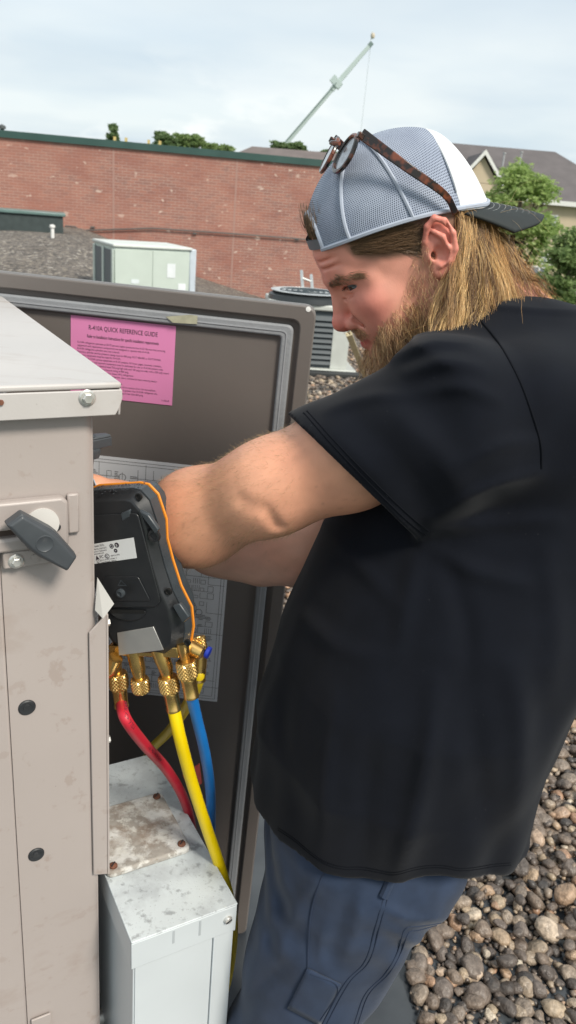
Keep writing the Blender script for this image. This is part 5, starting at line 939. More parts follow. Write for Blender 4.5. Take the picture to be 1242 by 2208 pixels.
def pick(mask, n, seed):
    r_ = np.random.default_rng(seed); w = np.clip(mask, 0, None); w = w / w.sum(); return r_.choice(len(w), n, p=w)
from mathutils.kdtree import KDTree
kd = KDTree(len(Vh))
for i, p in enumerate(Vh): kd.insert(p, i)
kd.balance()
def snap(P, lift=.0004):
    j = np.array([kd.find(p)[1] for p in P]); return Vh[j] + Nh[j] * lift, Nh[j]
SETS = []
# beard (local axes)
vis_side = (Vh[:, 1] > -.05)
i_ = pick(bmk * np.interp(Vh[:, 2], [-.06, -.02, .02], [1.0, .55, .40]) * vis_side * (Vh[:, 2] > -.125) * (1 + 3.0 * ((Vh[:, 0] > .080) & (Vh[:, 2] > -.062))), 6800, 1); r_ = np.random.default_rng(2); P0 = Vh[i_] + r_.normal(size=(len(i_), 3)) * .0012; N0 = Nh[i_]
ln = np.interp(P0[:, 2], [-.11, -.08, -.05, -.02, .02], [.034, .030, .018, .009, .005]) * r_.uniform(.55, 1.25, len(i_)); mo = (P0[:, 0] > .082) & (P0[:, 2] > -.062); ln[mo] = r_.uniform(.004, .0085, mo.sum())
dr_ = N0 * .55 + np.array([.05, 0, -.75]) + r_.normal(size=P0.shape) * .22; dr_[mo] = N0[mo] * .30 + np.c_[np.full(mo.sum(), -.35), np.sign(P0[mo, 1]) * .85, np.full(mo.sum(), -.45)] + r_.normal(size=(mo.sum(), 3)) * .15
cb = np.array([.50, .30, .165]) * r_.uniform(.45, 1.5, (len(i_), 1)); gold = r_.random(len(i_)) < .36; cb[gold] = np.array([.80, .54, .28]) * r_.uniform(.7, 1.15, (gold.sum(), 1))
SETS.append((hw(grow(P0, N0, len(i_), 7, ln, dr_, .38, seed=3)), .00030, .00012, cb, 'beard'))
# long beard wisps sweeping from the cheek over the shoulder
n = 260; r_ = np.random.default_rng(14); P0 = np.c_[r_.uniform(.0, .055, n), r_.uniform(.05, .066, n), r_.uniform(-.09, -.035, n)]; dr_ = np.tile([.18, .55, -.8], (n, 1)) + r_.normal(size=(n, 3)) * .3
SETS.append((hw(grow(P0, None, n, 10, r_.uniform(.03, .075, n), dr_, .55, seed=15)), .00028, .00010, np.array([.48, .29, .12]) * r_.uniform(.6, 1.2, (n, 1)), 'beard'))
# eyebrows
for s in (1, -1):
    n = 400; r_ = np.random.default_rng(5 + s); t = r_.random(n); cen = np.stack([np.interp(t, [0, .5, 1], [.1075, .0925, .072]), np.interp(t, [0, .5, 1], [.010, .034, .055]) * s, np.interp(t, [0, .5, 1], [.0185, .0275, .0195])], 1) + r_.normal(size=(n, 3)) * (.001, .001, .0017)
    cen, nn = snap(cen); d_ = np.stack([-.5 * np.ones(n), .75 * s * np.ones(n), .25 - .7 * t], 1) + r_.normal(size=(n, 3)) * .15; d_ = d_ - nn * (d_ * nn).sum(1)[:, None] + nn * .28
    SETS.append((hw(grow(cen, None, n, 5, r_.uniform(.005, .010, n), d_, .1, seed=6)), .00020, .0001, np.array([.30, .19, .11]) * r_.uniform(.6, 1.6, (n, 1)), 'eyebrow'))
for s in (1, -1):
    n = 24; t = np.linspace(0, 1, n); P0 = np.stack([np.interp(t, [0, .5, 1], [.0925, .0935, .0835]), np.interp(t, [0, .5, 1], [.019, .0305, .0425]) * s, np.interp(t, [0, .5, 1], [.0085, .0118, .0112])], 1); d_ = np.tile([.9, .25 * s, -.25], (n, 1)) + r_.normal(size=(n, 3)) * .15
    SETS.append((hw(grow(P0, None, n, 5, r_.uniform(.004, .0065, n), d_, .1, seed=40)), .00022, .0001, np.array([.05, .032, .022]) * np.ones((n, 1)), 'eyelashes'))
rim_z0 = lambda x_: .034 + .255 * x_ + .014 * np.maximum(0, 1 - ((x_ - .01) / .097) ** 2)
# swept side hair between cap rim and ear, and sideburn
n = 2300; r_ = np.random.default_rng(8); s_ = np.where(r_.random(n) < .8, 1, -1); x0 = r_.uniform(.012, .074, n); z0 = np.interp(x0, [-.01, .02, .05, .075], [.030, .020, .034, .046]) + r_.random(n) * np.interp(x0, [0, .075], [.034, .018])
P0 = np.stack([x0, s_ * np.interp(x0, [-.01, .03, .055, .075], [.0715, .071, .066, .056]), z0], 1); d_ = np.stack([-np.ones(n), s_ * (.10 + .12 * (x0 > .03)), r_.normal(size=n) * .16 + .05 - .5 * (x0 < .03)], 1)
keep_ = P0[:, 2] < rim_z0(P0[:, 0]) - .001; P0, d_ = P0[keep_], d_[keep_]; n = len(P0); P0, nn = snap(P0); d_[:, 2] -= .25; d_ = d_ - nn * (d_ * nn).sum(1)[:, None] + nn * .10
SETS.append((hw(grow(P0, None, n, 8, r_.uniform(.014, .042, n), d_, .10, seed=9)), .00028, .00012, np.array([.17, .10, .052]) * r_.uniform(.5, 1.7, (n, 1)), 'side_hair'))
# tuft of hair in the cap opening on the forehead
n = 420; P0 = np.stack([r_.uniform(.085, .10, n), r_.uniform(-.030, .030, n), r_.uniform(.058, .078, n)], 1); d_ = np.stack([.16 * np.ones(n), r_.normal(size=n) * .12, np.ones(n)], 1)
SETS.append((hw(grow(P0, None, n, 7, r_.uniform(.02, .040, n), d_, .12, seed=4, down=np.array([-.75, 0, .0]))), .0003, .00014, np.array([.22, .14, .075]) * r_.uniform(.5, 1.4, (n, 1)), 'front_hair'))
# long hair down the neck: clumped locks in world space
r_ = np.random.default_rng(21); NC, PER, SEG = 300, 30, 20; u_ = r_.random(NC); ang = np.interp(u_, [0, .70, 1], [2.10, 3.0, 4.5])       # around the head from behind left ear to the far side
cen = np.stack([-.008 + .082 * np.cos(ang), .074 * np.sin(ang), np.interp(ang, [2.0, 2.4, 3.2, 4.6], [.026, .016, .004, .02]) + r_.uniform(-.022, .010, NC)], 1)
rootw = hw(cen); outd = hw(np.stack([np.cos(ang), np.sin(ang), np.zeros(NC)], 1)) - H0
tgt = np.stack([np.interp(ang, [2.0, 2.3, 2.7, 3.1, 4.6], [.135, .165, .215, .268, .27]), np.interp(ang, [2.0, 2.3, 2.7, 3.1, 4.6], [.865, .87, .885, .955, 1.04]), np.interp(ang, [2.0, 2.3, 2.7, 3.1, 4.6], [1.420, 1.438, 1.470, 1.505, 1.50])], 1) + r_.normal(size=(NC, 3)) * (.020, .010, .012)
ts = np.linspace(0, 1, SEG)[None, :, None]; ctrl1 = rootw + outd * r_.uniform(.002, .014, (NC, 1)) + np.array([.006, 0, -.035]); ctrl2 = tgt + np.array([.006, 0, .035]) + outd * .012
gpath = (1 - ts) ** 3 * rootw[:, None] + 3 * ts * (1 - ts) ** 2 * ctrl1[:, None] + 3 * ts ** 2 * (1 - ts) * ctrl2[:, None] + ts ** 3 * tgt[:, None]
vary = r_.uniform(.86, 1.12, (NC, 1, 1)); gpath = gpath[:, :1] + (gpath - gpath[:, :1]) * vary
wv = r_.uniform(0, 6.28, (NC, 1, 3)); fq_ = r_.uniform(5, 15, (NC, 1, 1)); gpath = gpath + np.sin(wv + ts * fq_) * r_.uniform(.003, .012, (NC, 1, 1)) * np.sqrt(ts) + np.sin(wv[..., ::-1] + ts * fq_ * 2.1) * .0022 * ts * np.array([1, .7, .35])
loc_off = r_.normal(size=(NC, PER, 1, 3)) * .0027 * np.interp(ts[None], [0, .35, 1], [1.1, .8, .38]); fr_ = np.cumsum(r_.normal(size=(NC, PER, SEG, 3)), 2) * .0016 * (r_.random((NC, PER, 1, 1)) < .30)
pth = (gpath[:, None] + loc_off + fr_ + np.sin(r_.uniform(0, 6.28, (NC, PER, 1, 3)) + ts[None] * r_.uniform(6, 16, (NC, PER, 1, 1))) * .0022 * ts[None]).reshape(-1, SEG, 3)
tone = np.repeat(r_.random(NC), PER); hc = np.where(tone[:, None] < .24, np.array([.22, .12, .052]), np.where(tone[:, None] < .60, np.array([.64, .37, .145]), np.array([.92, .62, .28]))) * r_.uniform(.6, 1.3, (len(tone), 1))
SETS.append((pth, .00019, .00009, hc, 'long_hair'))
# flyaways
n = 260; a_ = r_.uniform(2.2, 3.3, n); P0 = hw(np.stack([-.085 * np.ones(n) + r_.uniform(0, .05, n), .06 * np.sin(a_) * r_.uniform(-1, 1.3, n), r_.uniform(-.03, .012, n)], 1)); d_ = np.tile([.55, -.1, -.35], (n, 1)) + r_.normal(size=(n, 3)) * .5
SETS.append((grow(P0, None, n, 12, r_.uniform(.05, .13, n), d_, .45, seed=30, down=np.array([.0, 0, -.7])), .00016, .00008, np.array([.62, .45, .24]) * r_.uniform(.7, 1.1, (n, 1)), 'flyaway_hair'))
# fine golden arm hair
armm = (pz[:, 0] < 640) & (pz[:, 0] > 330) & (Vb[:, 2] > 1.05) & (pz[:, 2] < 1.05); i_ = pick(armm.astype(float), 4500, 31); d_ = Nb[i_] * .35 + nrm(LW - LE) * .8 + r_.normal(size=(len(i_), 3)) * .3
SETS.append((grow(Vb[i_], None, len(i_), 5, r_.uniform(.004, .009, len(i_)), d_, .2, seed=32), .00008, .00004, np.array([.50, .33, .17]) * r_.uniform(.5, 1.2, (len(i_), 1)), 'arm_hair'))
for P, ra_, rb_, c_, nm in SETS:
    v_, q_, cc_ = strands(P, ra_, rb_, c_); me = mesh_np(v_, q_); set_col(me, cc_); link(nm, me, m_hair, man)

# ---------------------------------------------------------------- t-shirt
m_shirt = mat('black_cotton', (.0066, .0078, .0118), .85, var=.12, vs=30, bump=.5, bs=1500, sheen=.07, spec=.05, stains=[(520, .715, .75, (.16, .16, .17), .6, 3)])
LNG = [(.78, .186, .200, .895, .205), (.90, .172, .188, .895, .208), (1.00, .172, .191, .895, .218), (1.10, .193, .195, .90, .216), (1.20, .229, .201, .91, .198), (1.30, .268, .205, .925, .178), (1.40, .285, .180, .94, .170), (1.47, .275, .145, .95, .15), (1.51, .258, .105, .955, .11), (1.535, .250, .078, .96, .075)]
SF = dict(lo=(-.08, .60, .82), hi=(.56, 1.24, 1.60)); sf = Field(SF['lo'], SF['hi'], .0034)
ax_ = nrm(LE - LS); top1, bot1 = at(634, 906, .83), at(903, 1166, .765)      # ends of the sleeve opening
cutn = nrm(np.cross(bot1 - top1, nrm((top1 + bot1) / 2 - CAM))); cutn = cutn if cutn @ ax_ > 0 else -cutn
vd = nrm(np.cross(ax_, nrm((LS + LE) / 2 - CAM))); vd = vd if vd[2] < 0 else -vd      # 'down' across the sleeve
tn = np.cross(ax_, vd)
c0, c1 = LS + vd * .034, LS + ax_ * .36 + vd * .033; ab = c1 - c0; L2 = ab @ ab
def folds(X, Y, Z):
    lowz = np.clip((1.28 - Z) / .35, 0, 1); th = np.arctan2(Y - .90, X - .19)
    f = .0040 * lowz * (np.sin(th * 9 + Z * 3 + 1.5) + .6 * np.sin(th * 17 - Z * 6 + 2)) * .6
    f = f + .0020 * np.sin(28 * X + 30 * Z + 8 * Y) * np.sin(11 * X - 17 * Z + 1) + .0012 * np.sin(55 * X - 38 * Z + 20 * Y + 2)
    ex = (X - LS[0]) * ax_[0] + (Y - LS[1]) * ax_[1] + (Z - LS[2]) * ax_[2]; ev = (X - LS[0]) * vd[0] + (Y - LS[1]) * vd[1] + (Z - LS[2]) * vd[2]
    wgt = np.exp(-((ex - .02) / .13) ** 2 - ((ev - .02) / .12) ** 2)
    f = f + wgt * (.0042 * np.sin(ex * 40 + ev * 46 + .8) + .0028 * np.sin(ex * 75 - ev * 20) * np.sin(ev * 33 + 1))
    rid = lambda ph, p_: np.clip(1 - np.abs(np.sin(ph)) * p_, 0, 1) ** 2
    f = f - .0050 * rid(ex * 17 + ev * 9 + .4, 2.2) * np.exp(-((ex + .01) / .07) ** 2 - ((ev + .07) / .06) ** 2) + .0055 * np.sin(th * 6 + 2.0 * np.sin(Z * 5) + .7) * np.clip((1.1 - Z) / .25, 0, 1)
    w2 = np.exp(-((ex + .03) / .10) ** 2 - ((ev - .20) / .14) ** 2); f = f + w2 * .0050 * np.sin(ex * 34 - ev * 44 + 1.3)
    return f
def sleeve_raw(X, Y, Z):
    x, y, z = X - c0[0], Y - c0[1], Z - c0[2]; t = np.clip((x * ab[0] + y * ab[1] + z * ab[2]) / L2, 0, 1); qx, qy, qz = x - t * ab[0], y - t * ab[1], z - t * ab[2]
    e = qx * vd[0] + qy * vd[1] + qz * vd[2]; g = qx * tn[0] + qy * tn[1] + qz * tn[2]; ra = .094 + .004 * t; rb = .086 - .008 * t
    rest2 = np.maximum(qx * qx + qy * qy + qz * qz - e * e - g * g, 0); q_ = np.sqrt((e / ra) ** 2 + (g / rb) ** 2 + rest2 / .07 ** 2); return (q_ - 1) * rb + folds(X, Y, Z)
def cutd(X, Y, Z): return (X - top1[0]) * cutn[0] + (Y - top1[1]) * cutn[1] + (Z - top1[2]) * cutn[2]
sf.loft(LNG, k=.02); sf.ell((.29, .93, 1.43), (.14, .18, .10), .03); sf.ell((.225, .84, 1.42), (.11, .10, .085), .03); sf.ell((.25, 1.08, 1.42), (.11, .10, .085), .04); sf.cap(RS, RS * .45 + RE * .55, .085, .075, .03); sf.cap((.155, .875, 1.464), (.262, .925, 1.496), .042, .048, .03)
sf.op(folds, SF['lo'], SF['hi'], .001, 'off')
def px_grid(f):
    X, Y, Z = f.grid((slice(None),) * 3); X, Y, Z = X - CAM[0], Y - CAM[1], Z - CAM[2]; g = lambda v: X * np.float32(v[0]) + Y * np.float32(v[1]) + Z * np.float32(v[2]); d = g(fw); return 621 + FPX * g(rc) / d, 1104 - FPX * g(uc) / d
def creases(PXY, near, items, target):
    '''soft ridges and valleys worked into the cloth: (polyline, height, width)'''
    gx_, gy_ = PXY
    for pl_, amp, w in items:
        P = spline([(a, b, 0) for a, b in pl_], 5)[:, :2]; x0, x1, y0, y1 = P[:, 0].min() - 2.6 * w, P[:, 0].max() + 2.6 * w, P[:, 1].min() - 2.6 * w, P[:, 1].max() + 2.6 * w
        m = near & (gx_ > x0) & (gx_ < x1) & (gy_ > y0) & (gy_ < y1); gx2, gy2 = gx_[m], gy_[m]; best = np.full(gx2.shape, 1e9, np.float32); L_ = len(P) - 1; tt = np.zeros(gx2.shape, np.float32)
        for i in range(L_):
            a, b = P[i], P[i + 1]; ab_ = b - a; t = np.clip(((gx2 - a[0]) * ab_[0] + (gy2 - a[1]) * ab_[1]) / (ab_ @ ab_), 0, 1); d = (gx2 - a[0] - t * ab_[0]) ** 2 + (gy2 - a[1] - t * ab_[1]) ** 2; c = d < best; best[c] = d[c]; tt[c] = ((i + t) / L_)[c]
        for T_ in target: T_[m] -= (amp * np.exp(-best / w ** 2) * np.sin(np.pi * np.clip(.08 + .84 * tt, 0, 1)) ** .6).astype(np.float32)
PXY = px_grid(sf); nearm = np.broadcast_to(sf.ax[1][None, :, None] < .93, sf.D.shape); SH = np.zeros_like(sf.D)
creases(PXY, nearm, [([(850, 768), (930, 738), (1010, 738)], .005, 13), ([(880, 805), (960, 780), (1040, 795)], .005, 15), ([(905, 850), (990, 835), (1070, 860)], .0045, 16), ([(700, 885), (800, 855), (880, 855)], .004, 13), ([(760, 900), (850, 980), (930, 1090)], -.005, 30), ([(820, 860), (930, 960), (1000, 1060)], .006, 28), ([(700, 920), (780, 1000), (860, 1080)], .004, 22),
    ([(930, 1120), (1040, 1060), (1160, 1020)], .008, 16), ([(935, 1150), (1060, 1130), (1200, 1120)], .007, 18), ([(930, 1180), (1020, 1230), (1130, 1260)], .007, 20), ([(900, 1180), (880, 1280), (860, 1400)], .006, 22), ([(960, 1200), (1000, 1330), (1010, 1450)], -.006, 26), ([(1000, 1000), (1080, 960), (1150, 950)], .005, 16),
    ([(940, 1480), (925, 1620), (890, 1780), (860, 1900)], .010, 26), ([(1010, 1500), (1030, 1650), (1060, 1890)], -.006, 30), ([(1110, 1450), (1130, 1600), (1110, 1870)], .009, 30), ([(720, 1500), (700, 1650), (690, 1810)], .007, 26), ([(620, 1450), (610, 1560), (640, 1740)], -.005, 24), ([(800, 1600), (790, 1720), (780, 1870)], -.006, 26), ([(700, 1130), (760, 1200), (850, 1300)], .005, 20), ([(650, 1330), (740, 1400), (850, 1420)], .005, 22), ([(1180, 1200), (1200, 1350), (1190, 1500)], .006, 28)], [sf.D, SH])
SL_ = sf._sl(np.minimum(c0, c1) - .16 - max(.012 * 1.5, sf.h * 3), np.maximum(c0, c1) + .16 + max(.012 * 1.5, sf.h * 3))
def sleeve(X, Y, Z):
    r = sleeve_raw(X, Y, Z) + SH[SL_]; d = cutd(X, Y, Z); return np.maximum(np.maximum(r, d), -np.maximum(r + .009, -d - .055))
lo_s, hi_s = np.minimum(c0, c1) - .16, np.maximum(c0, c1) + .16; sf.op(sleeve, lo_s, hi_s, .012)
# hem: wavy lower edge, hollow underneath; neck hole
D0 = sf.D.copy()
sf.op(lambda X, Y, Z: (.897 + .012 * np.sin((X - .02) * 11) - .03 * np.clip((.06 - X) / .1, 0, 1) - .02 * np.clip((X - .28) / .1, 0, 1) + .022 * np.exp(-((X - .215) / .05) ** 2) * (Y < .9)) - Z, SF['lo'], SF['hi'], .003, 'and')
sf.op(lambda X, Y, Z: np.maximum(D0 + .02, Z - .94), SF['lo'], SF['hi'], .0015, 'sub')
sf.cap(np.array([.248, .980, 1.494]), np.array([.15, 1.020, 1.585]), .047, .055, .006, 'sub')
Vs, Qs = sf.mesh(); del sf; Vs = relax(Vs, Qs, 2, .4)
shirt = link('t_shirt', mesh_np(Vs, Qs), m_shirt, man)
bvS = BVHTree.FromPolygons([tuple(p) for p in Vs], [tuple(map(int, q)) for q in Qs])
def on_surface(bv, pts, lift=.0006, n=10):
    out = []
    for (px, py) in spline([(p[0], p[1], 0) for p in pts], n)[:, :2]:
        r = ray(px, py); h = bv.ray_cast(Vector(CAM), Vector(nrm(r)), 5)
        if h[0] is not None: out.append(np.array(h[0]) + np.array(h[1]) * lift)
    return out
def seam(bv, pts, r, name, m, par, lift=.0003, gap=.05):
    P = on_surface(bv, pts, lift); runs = [[]]
    for p in P:
        if runs[-1] and np.linalg.norm(p - runs[-1][-1]) > gap: runs.append([])
        runs[-1].append(p)
    for q in runs:
        if len(q) > 3: MB().tube(relax_line(q), r, 6).build(name, m, par)
def relax_line(q):
    q = np.array(q)
    for _ in range(3): q[1:-1] = .5 * q[1:-1] + .25 * (q[:-2] + q[2:])
    return q
m_thr = mat('dark_thread', (.006, .007, .010), .95, spec=.1)
seam(bvS, [(1035, 690), (1075, 740), (1120, 820), (1150, 900), (1166, 960), (1168, 1010)], .0013, 'seam', m_thr, shirt)
seam(bvS, [(655, 890), (720, 962), (800, 1045), (870, 1115), (918, 1155)], .0006, 'seam', m_thr, shirt); seam(bvS, [(662, 886), (727, 956), (807, 1038), (878, 1107), (926, 1146)], .0006, 'seam', m_thr, shirt)
seam(bvS, [(865, 722), (920, 690), (985, 664), (1050, 652)], .0008, 'seam', m_thr, shirt)
hemp = []
for px_ in np.linspace(600, 1128, 60):
    for py_ in np.arange(1960, 1640, -3.):
        h = bvS.ray_cast(Vector(CAM), Vector(nrm(ray(px_, py_))), 1.3)
        if h[0] is not None and h[1].dot(Vector(ray(px_, py_))) < 0: hemp.append((px_, py_)); break
if len(hemp) > 8:
    for up_ in (17, 22): seam(bvS, [(a_, b_ - up_) for a_, b_ in hemp[::4]], .00045, 'hem_stitch', m_thr, shirt)

# ---------------------------------------------------------------- trousers, belt, boots
m_navy = mat('navy_twill', (.021, .035, .069), .80, var=.30, vs=22, bump=.5, bs=900, sheen=.1, spec=.3, stains=[(9, .55, .75, (.034, .050, .09), .5, 2)])
tf = Field((-.12, .60, .06), (.46, 1.24, 1.0), .004)
LH, LK, LA, RH, RK, RA = np.array([.135, .815, .86]), np.array([.055, .80, .47]), np.array([.16, .82, .08]), np.array([.15, 1.0, .86]), np.array([.09, 1.02, .47]), np.array([.18, 1.03, .08])
tf.loft([(.70, .11, .08, .905, .12), (.80, .128, .122, .905, .175), (.88, .135, .134, .90, .180), (.95, .138, .132, .90, .172), (.985, .138, .130, .90, .170)], k=.05)
for hpt, kn, an in ((LH, LK, LA), (RH, RK, RA)): tf.cap(hpt, kn, .112, .082, .035); tf.cap(kn, an, .080, .062, .03)
tf.ell((.185, .82, .84), (.085, .10, .10), .04); tf.ell((.195, 1.0, .84), (.085, .10, .10), .04)
def tfold(X, Y, Z): return .0030 * np.sin(60 * X + 75 * Z + 3 * np.sin(X * 30)) * np.exp(-((Z - .80) / .07) ** 2) * np.sin(20 * X + 1) + .0026 * np.sin(30 * X + 22 * Z + 3 * np.sin(Y * 18)) * np.clip((.95 - Z) / .2, 0, 1) + .0022 * np.sin(14 * X - 40 * Z + 10 * Y + 1) * np.sin(19 * X + 9 * Z)
tf.op(tfold, (-.12, .60, .06), (.46, 1.24, 1.0), .001, 'off')
creases(px_grid(tf), np.broadcast_to(tf.ax[1][None, :, None] < .93, tf.D.shape), [([(820, 1955), (900, 1985), (965, 1978)], .004, 10), ([(835, 1985), (890, 2012), (930, 2015)], -.003, 9), ([(700, 1880), (640, 1960), (600, 2060)], .005, 18), ([(760, 1900), (730, 1990), (720, 2080)], -.004, 16), ([(870, 2050), (830, 2130), (800, 2208)], .005, 16), ([(600, 1900), (570, 2000), (540, 2100)], .005, 18), ([(620, 2080), (570, 2120), (520, 2190)], -.004, 16), ([(700, 2000), (690, 2050), (700, 2090)], .003, 10), ([(780, 1930), (770, 1990), (750, 2060)], .0035, 11)], [tf.D])
Vt, Qt = tf.mesh(); del tf; Vt = relax(Vt, Qt, 2, .4); trs = link('trousers', mesh_np(Vt, Qt), m_navy, man)
bvT = BVHTree.FromPolygons([tuple(p) for p in Vt], [tuple(map(int, q)) for q in Qt]); m_nth = mat('navy_thread', (.015, .026, .055), .8)
for off in (0, 9): seam(bvT, [(833 + off, 1915), (811 + off, 1993), (787 + off, 2073), (744 + off, 2118), (695 + off, 2208), (680 + off, 2240)], .0007, 'seam', m_nth, trs)
seam(bvT, [(760, 1830), (738, 1845), (700, 1880), (672, 1960), (665, 2040), (664, 2085)], .0011, 'pocket_edge', m_nth, trs)
def patch(bv, quad, lift, name, m, par, n=9, thick=.0016):
    q = [np.array(p, float) for p in quad]; V_ = []; ok = True
    for i in range(n):
        for j in range(n):
            a, b = i / (n - 1), j / (n - 1); p = (1 - a) * (1 - b) * q[0] + a * (1 - b) * q[1] + a * b * q[2] + (1 - a) * b * q[3]; h = bv.ray_cast(Vector(CAM), Vector(nrm(ray(*p))), 5); V_.append(np.array(h[0]) + np.array(h[1]) * lift if h[0] is not None else V_[-1])
    o = link(name, mesh_from(V_, [(i * n + j, i * n + j + 1, (i + 1) * n + j + 1, (i + 1) * n + j) for i in range(n - 1) for j in range(n - 1)], True, 0), m, par); so_ = o.modifiers.new('t', 'SOLIDIFY'); so_.thickness = thick; so_.offset = 0; return o
patch(bvT, [(664, 2085), (735, 2119), (690, 2208), (621, 2171)], .0022, 'pocket_flap', m_navy, trs)
seam(bvT, [(672, 2096), (729, 2124), (690, 2195)], .0005, 'seam', m_nth, trs, .0036)
for off in (0, 8): seam(bvT, [(950 + off, 1990), (905, 1997 + off), (873 + off, 2003 + off), (858 + off, 2050), (830 + off, 2100), (787 + off, 2143), (762 + off, 2212)], .0007, 'back_pocket_seam', m_nth, trs)
lp = on_surface(bvT, [(846, 1880), (838, 1905), (826, 1932)], .002); 
if len(lp) > 3: MB().tube(relax_line(lp), .0055, 8).build('belt_loop', m_navy, trs)
# belt just under the hem
n = 72; bp = []; fc = []
for k in range(n):
    t = 2 * math.pi * k / n; c, s = math.cos(t), math.sin(t)
    for (dr2, z_) in ((.001, .912), (.0055, .914), (.0055, .946), (.001, .948)): bp.append((.137 + (.136 + dr2) * c, .90 + (.176 + dr2) * s, z_ - .034))
for k in range(n):
    for j in range(3): fc.append((k * 4 + j, ((k + 1) % n) * 4 + j, ((k + 1) % n) * 4 + j + 1, k * 4 + j + 1))
belt = link('belt', mesh_from(bp, fc), mat('black_braid', (.014, .014, .014), .45, var=.2, vs=60), man)
br = MB()
for k in range(150):
    for z_, sg in ((.885, 1), (.8945, -1), (.904, 1)):
        t = 2 * math.pi * k / 150; p = np.array([.137 + .1417 * math.cos(t), .90 + .1817 * math.sin(t), z_]); tv = nrm((-.1417 * math.sin(t), .1817 * math.cos(t), 0)); br.tube([p - tv * .0035 - EZ * .004 * sg, p + nrm((math.cos(t), math.sin(t), 0)) * .0012, p + tv * .0035 + EZ * .004 * sg], .0016, 5)
bo = br.build('braid', mat('black_braid', (1,) * 3), belt); tag(bo, kind='stuff')
# tail of the belt hangs below hem, boots
m_boot = mat('brown_boot', (.09, .06, .04), .6, var=.2, vs=20)
for an in (LA, RA):
    f_ = Field(an - np.array([.22, .08, .08]), an + np.array([.09, .08, .10]), .006); f_.cap(an + (0, 0, -.02), an + (0, 0, .07), .055, .055, .02); f_.cap(an + (-.0, 0, -.035), an + (-.15, 0, -.045), .045, .042, .02, flat=((0, 0, 1), .85)); f_.op(lambda X, Y, Z: .002 - Z + 0 * X + 0 * Y, f_.lo, f_.lo + f_.n * f_.h, .004, 'and')
    v_, q_ = f_.mesh(); link('boot', mesh_np(v_, q_), m_boot, man)

# ---------------------------------------------------------------- cap (worn backwards)
CC, CR = np.array([.004, 0, .05]), np.array([.1045, .0855, .0905])
def rim_z(x): return .034 + .255 * x + .014 * np.maximum(0, 1 - ((x - .01) / .097) ** 2)
def cap_surface(th, t, inset=0):
    """th azimuth (0 = forehead), t 0 top .. 1 rim"""
    th = np.asarray(th, float); t = np.asarray(t, float); cx = CC[0] + (CR[0] - inset) * np.cos(th); rz_ = rim_z(cx * 1.0) ; ph = t * (math.pi / 2)
    x = CC[0] + (CR[0] - inset) * np.cos(th) * np.sin(ph); y = (CR[1] - inset) * np.sin(th) * np.sin(ph); z = CC[2] + (CR[2] - inset) * np.cos(ph)
    drop = (CC[2] - rim_z(x)) * np.clip((t - .55) / .45, 0, 1) ** 1.6; z = z - drop
    y = y * (1 - .02 * np.clip(t - .8, 0, 1)); return np.stack([x, y, z], -1)
def cap_mesh_mat():
    m = bpy.data.materials.new('cap_mesh'); m.use_nodes = True; t = m.node_tree; b = t.nodes['Principled BSDF']; L = t.links; uv = N(t, 'ShaderNodeUVMap'); sp = N(t, 'ShaderNodeSeparateXYZ'); L.new(uv.outputs[0], sp.inputs[0])
    def tri(src, f):
        a = N(t, 'ShaderNodeMath', operation='MULTIPLY'); a.inputs[1].default_value = f; L.new(src, a.inputs[0]); c = N(t, 'ShaderNodeMath', operation='SINE'); L.new(a.outputs[0], c.inputs[0]); return c.outputs[0]
    s1, s2 = tri(sp.outputs[0], 6.2832), tri(sp.outputs[1], 6.2832); ml_ = N(t, 'ShaderNodeMath', operation='MINIMUM'); L.new(s1, ml_.inputs[0]); L.new(s2, ml_.inputs[1])
    r_ = ramp(t, ml_.outputs[0], [(.0, (.37, .42, .52)), (.28, (.06, .072, .105))]); nz = N(t, 'ShaderNodeTexNoise'); nz.inputs['Scale'].default_value = 25; tcn = N(t, 'ShaderNodeTexCoord'); L.new(tcn.outputs['Object'], nz.inputs['Vector']); v = ramp(t, nz.outputs['Fac'], [(.3, (.75, .76, .8)), (.7, (1, 1, 1))]); mm = N(t, 'ShaderNodeMix', data_type='RGBA', blend_type='MULTIPLY'); mm.inputs[0].default_value = 1; L.new(r_.outputs[0], mm.inputs[6]); L.new(v.outputs[0], mm.inputs[7]); L.new(mm.outputs[2], b.inputs['Base Color']); b.inputs['Roughness'].default_value = .7
    bn = N(t, 'ShaderNodeBump'); bn.invert = True; bn.inputs['Strength'].default_value = .6; bn.inputs['Distance'].default_value = .0006; L.new(ml_.outputs[0], bn.inputs['Height']); L.new(bn.outputs[0], b.inputs['Normal']); return m
m_capm = cap_mesh_mat(); m_capw = mat('white_twill', (.66, .68, .70), .8, var=.05, vs=20, bump=.4, bs=900, stains=[(18, .6, .75, (.50, .51, .52), .4, 3)]); m_capb = mat('brim_charcoal', (.012, .017, .018), .75, var=.15, vs=60, bump=.4, bs=900); m_seam = mat('cap_grey_tape', (.37, .41, .49), .75, var=.08, vs=60, bump=.3, bs=800)
nth, ntt = 180, 64; TH = np.linspace(0, 2 * math.pi, nth, endpoint=False); TT = np.linspace(.0, 1, ntt) ** .8
grid = cap_surface(TH[:, None] + 0 * TT[None], TT[None] + 0 * TH[:, None]); pts = grid.reshape(-1, 3)
pts = pts + nrm((1, 0, 0)) * 0 + (pts - CC) * (vnoise(pts, 45, 3) * .010)[:, None]
faces = []
for i in range(nth):
    for j in range(ntt - 1):
        q = (i * ntt + j, ((i + 1) % nth) * ntt + j, ((i + 1) % nth) * ntt + j + 1, i * ntt + j + 1); c = pts[list(q)].mean(0)
        if c[0] > .045 and (c[1] / .037) ** 2 + ((c[2] - .058) / .043) ** 2 < 1: continue
        faces.append(q)
capo = empty('cap', H0, None); capo.parent = man; capo.location = tuple(H0 - ORG[man.name]); ORG[capo.name] = H0.copy()
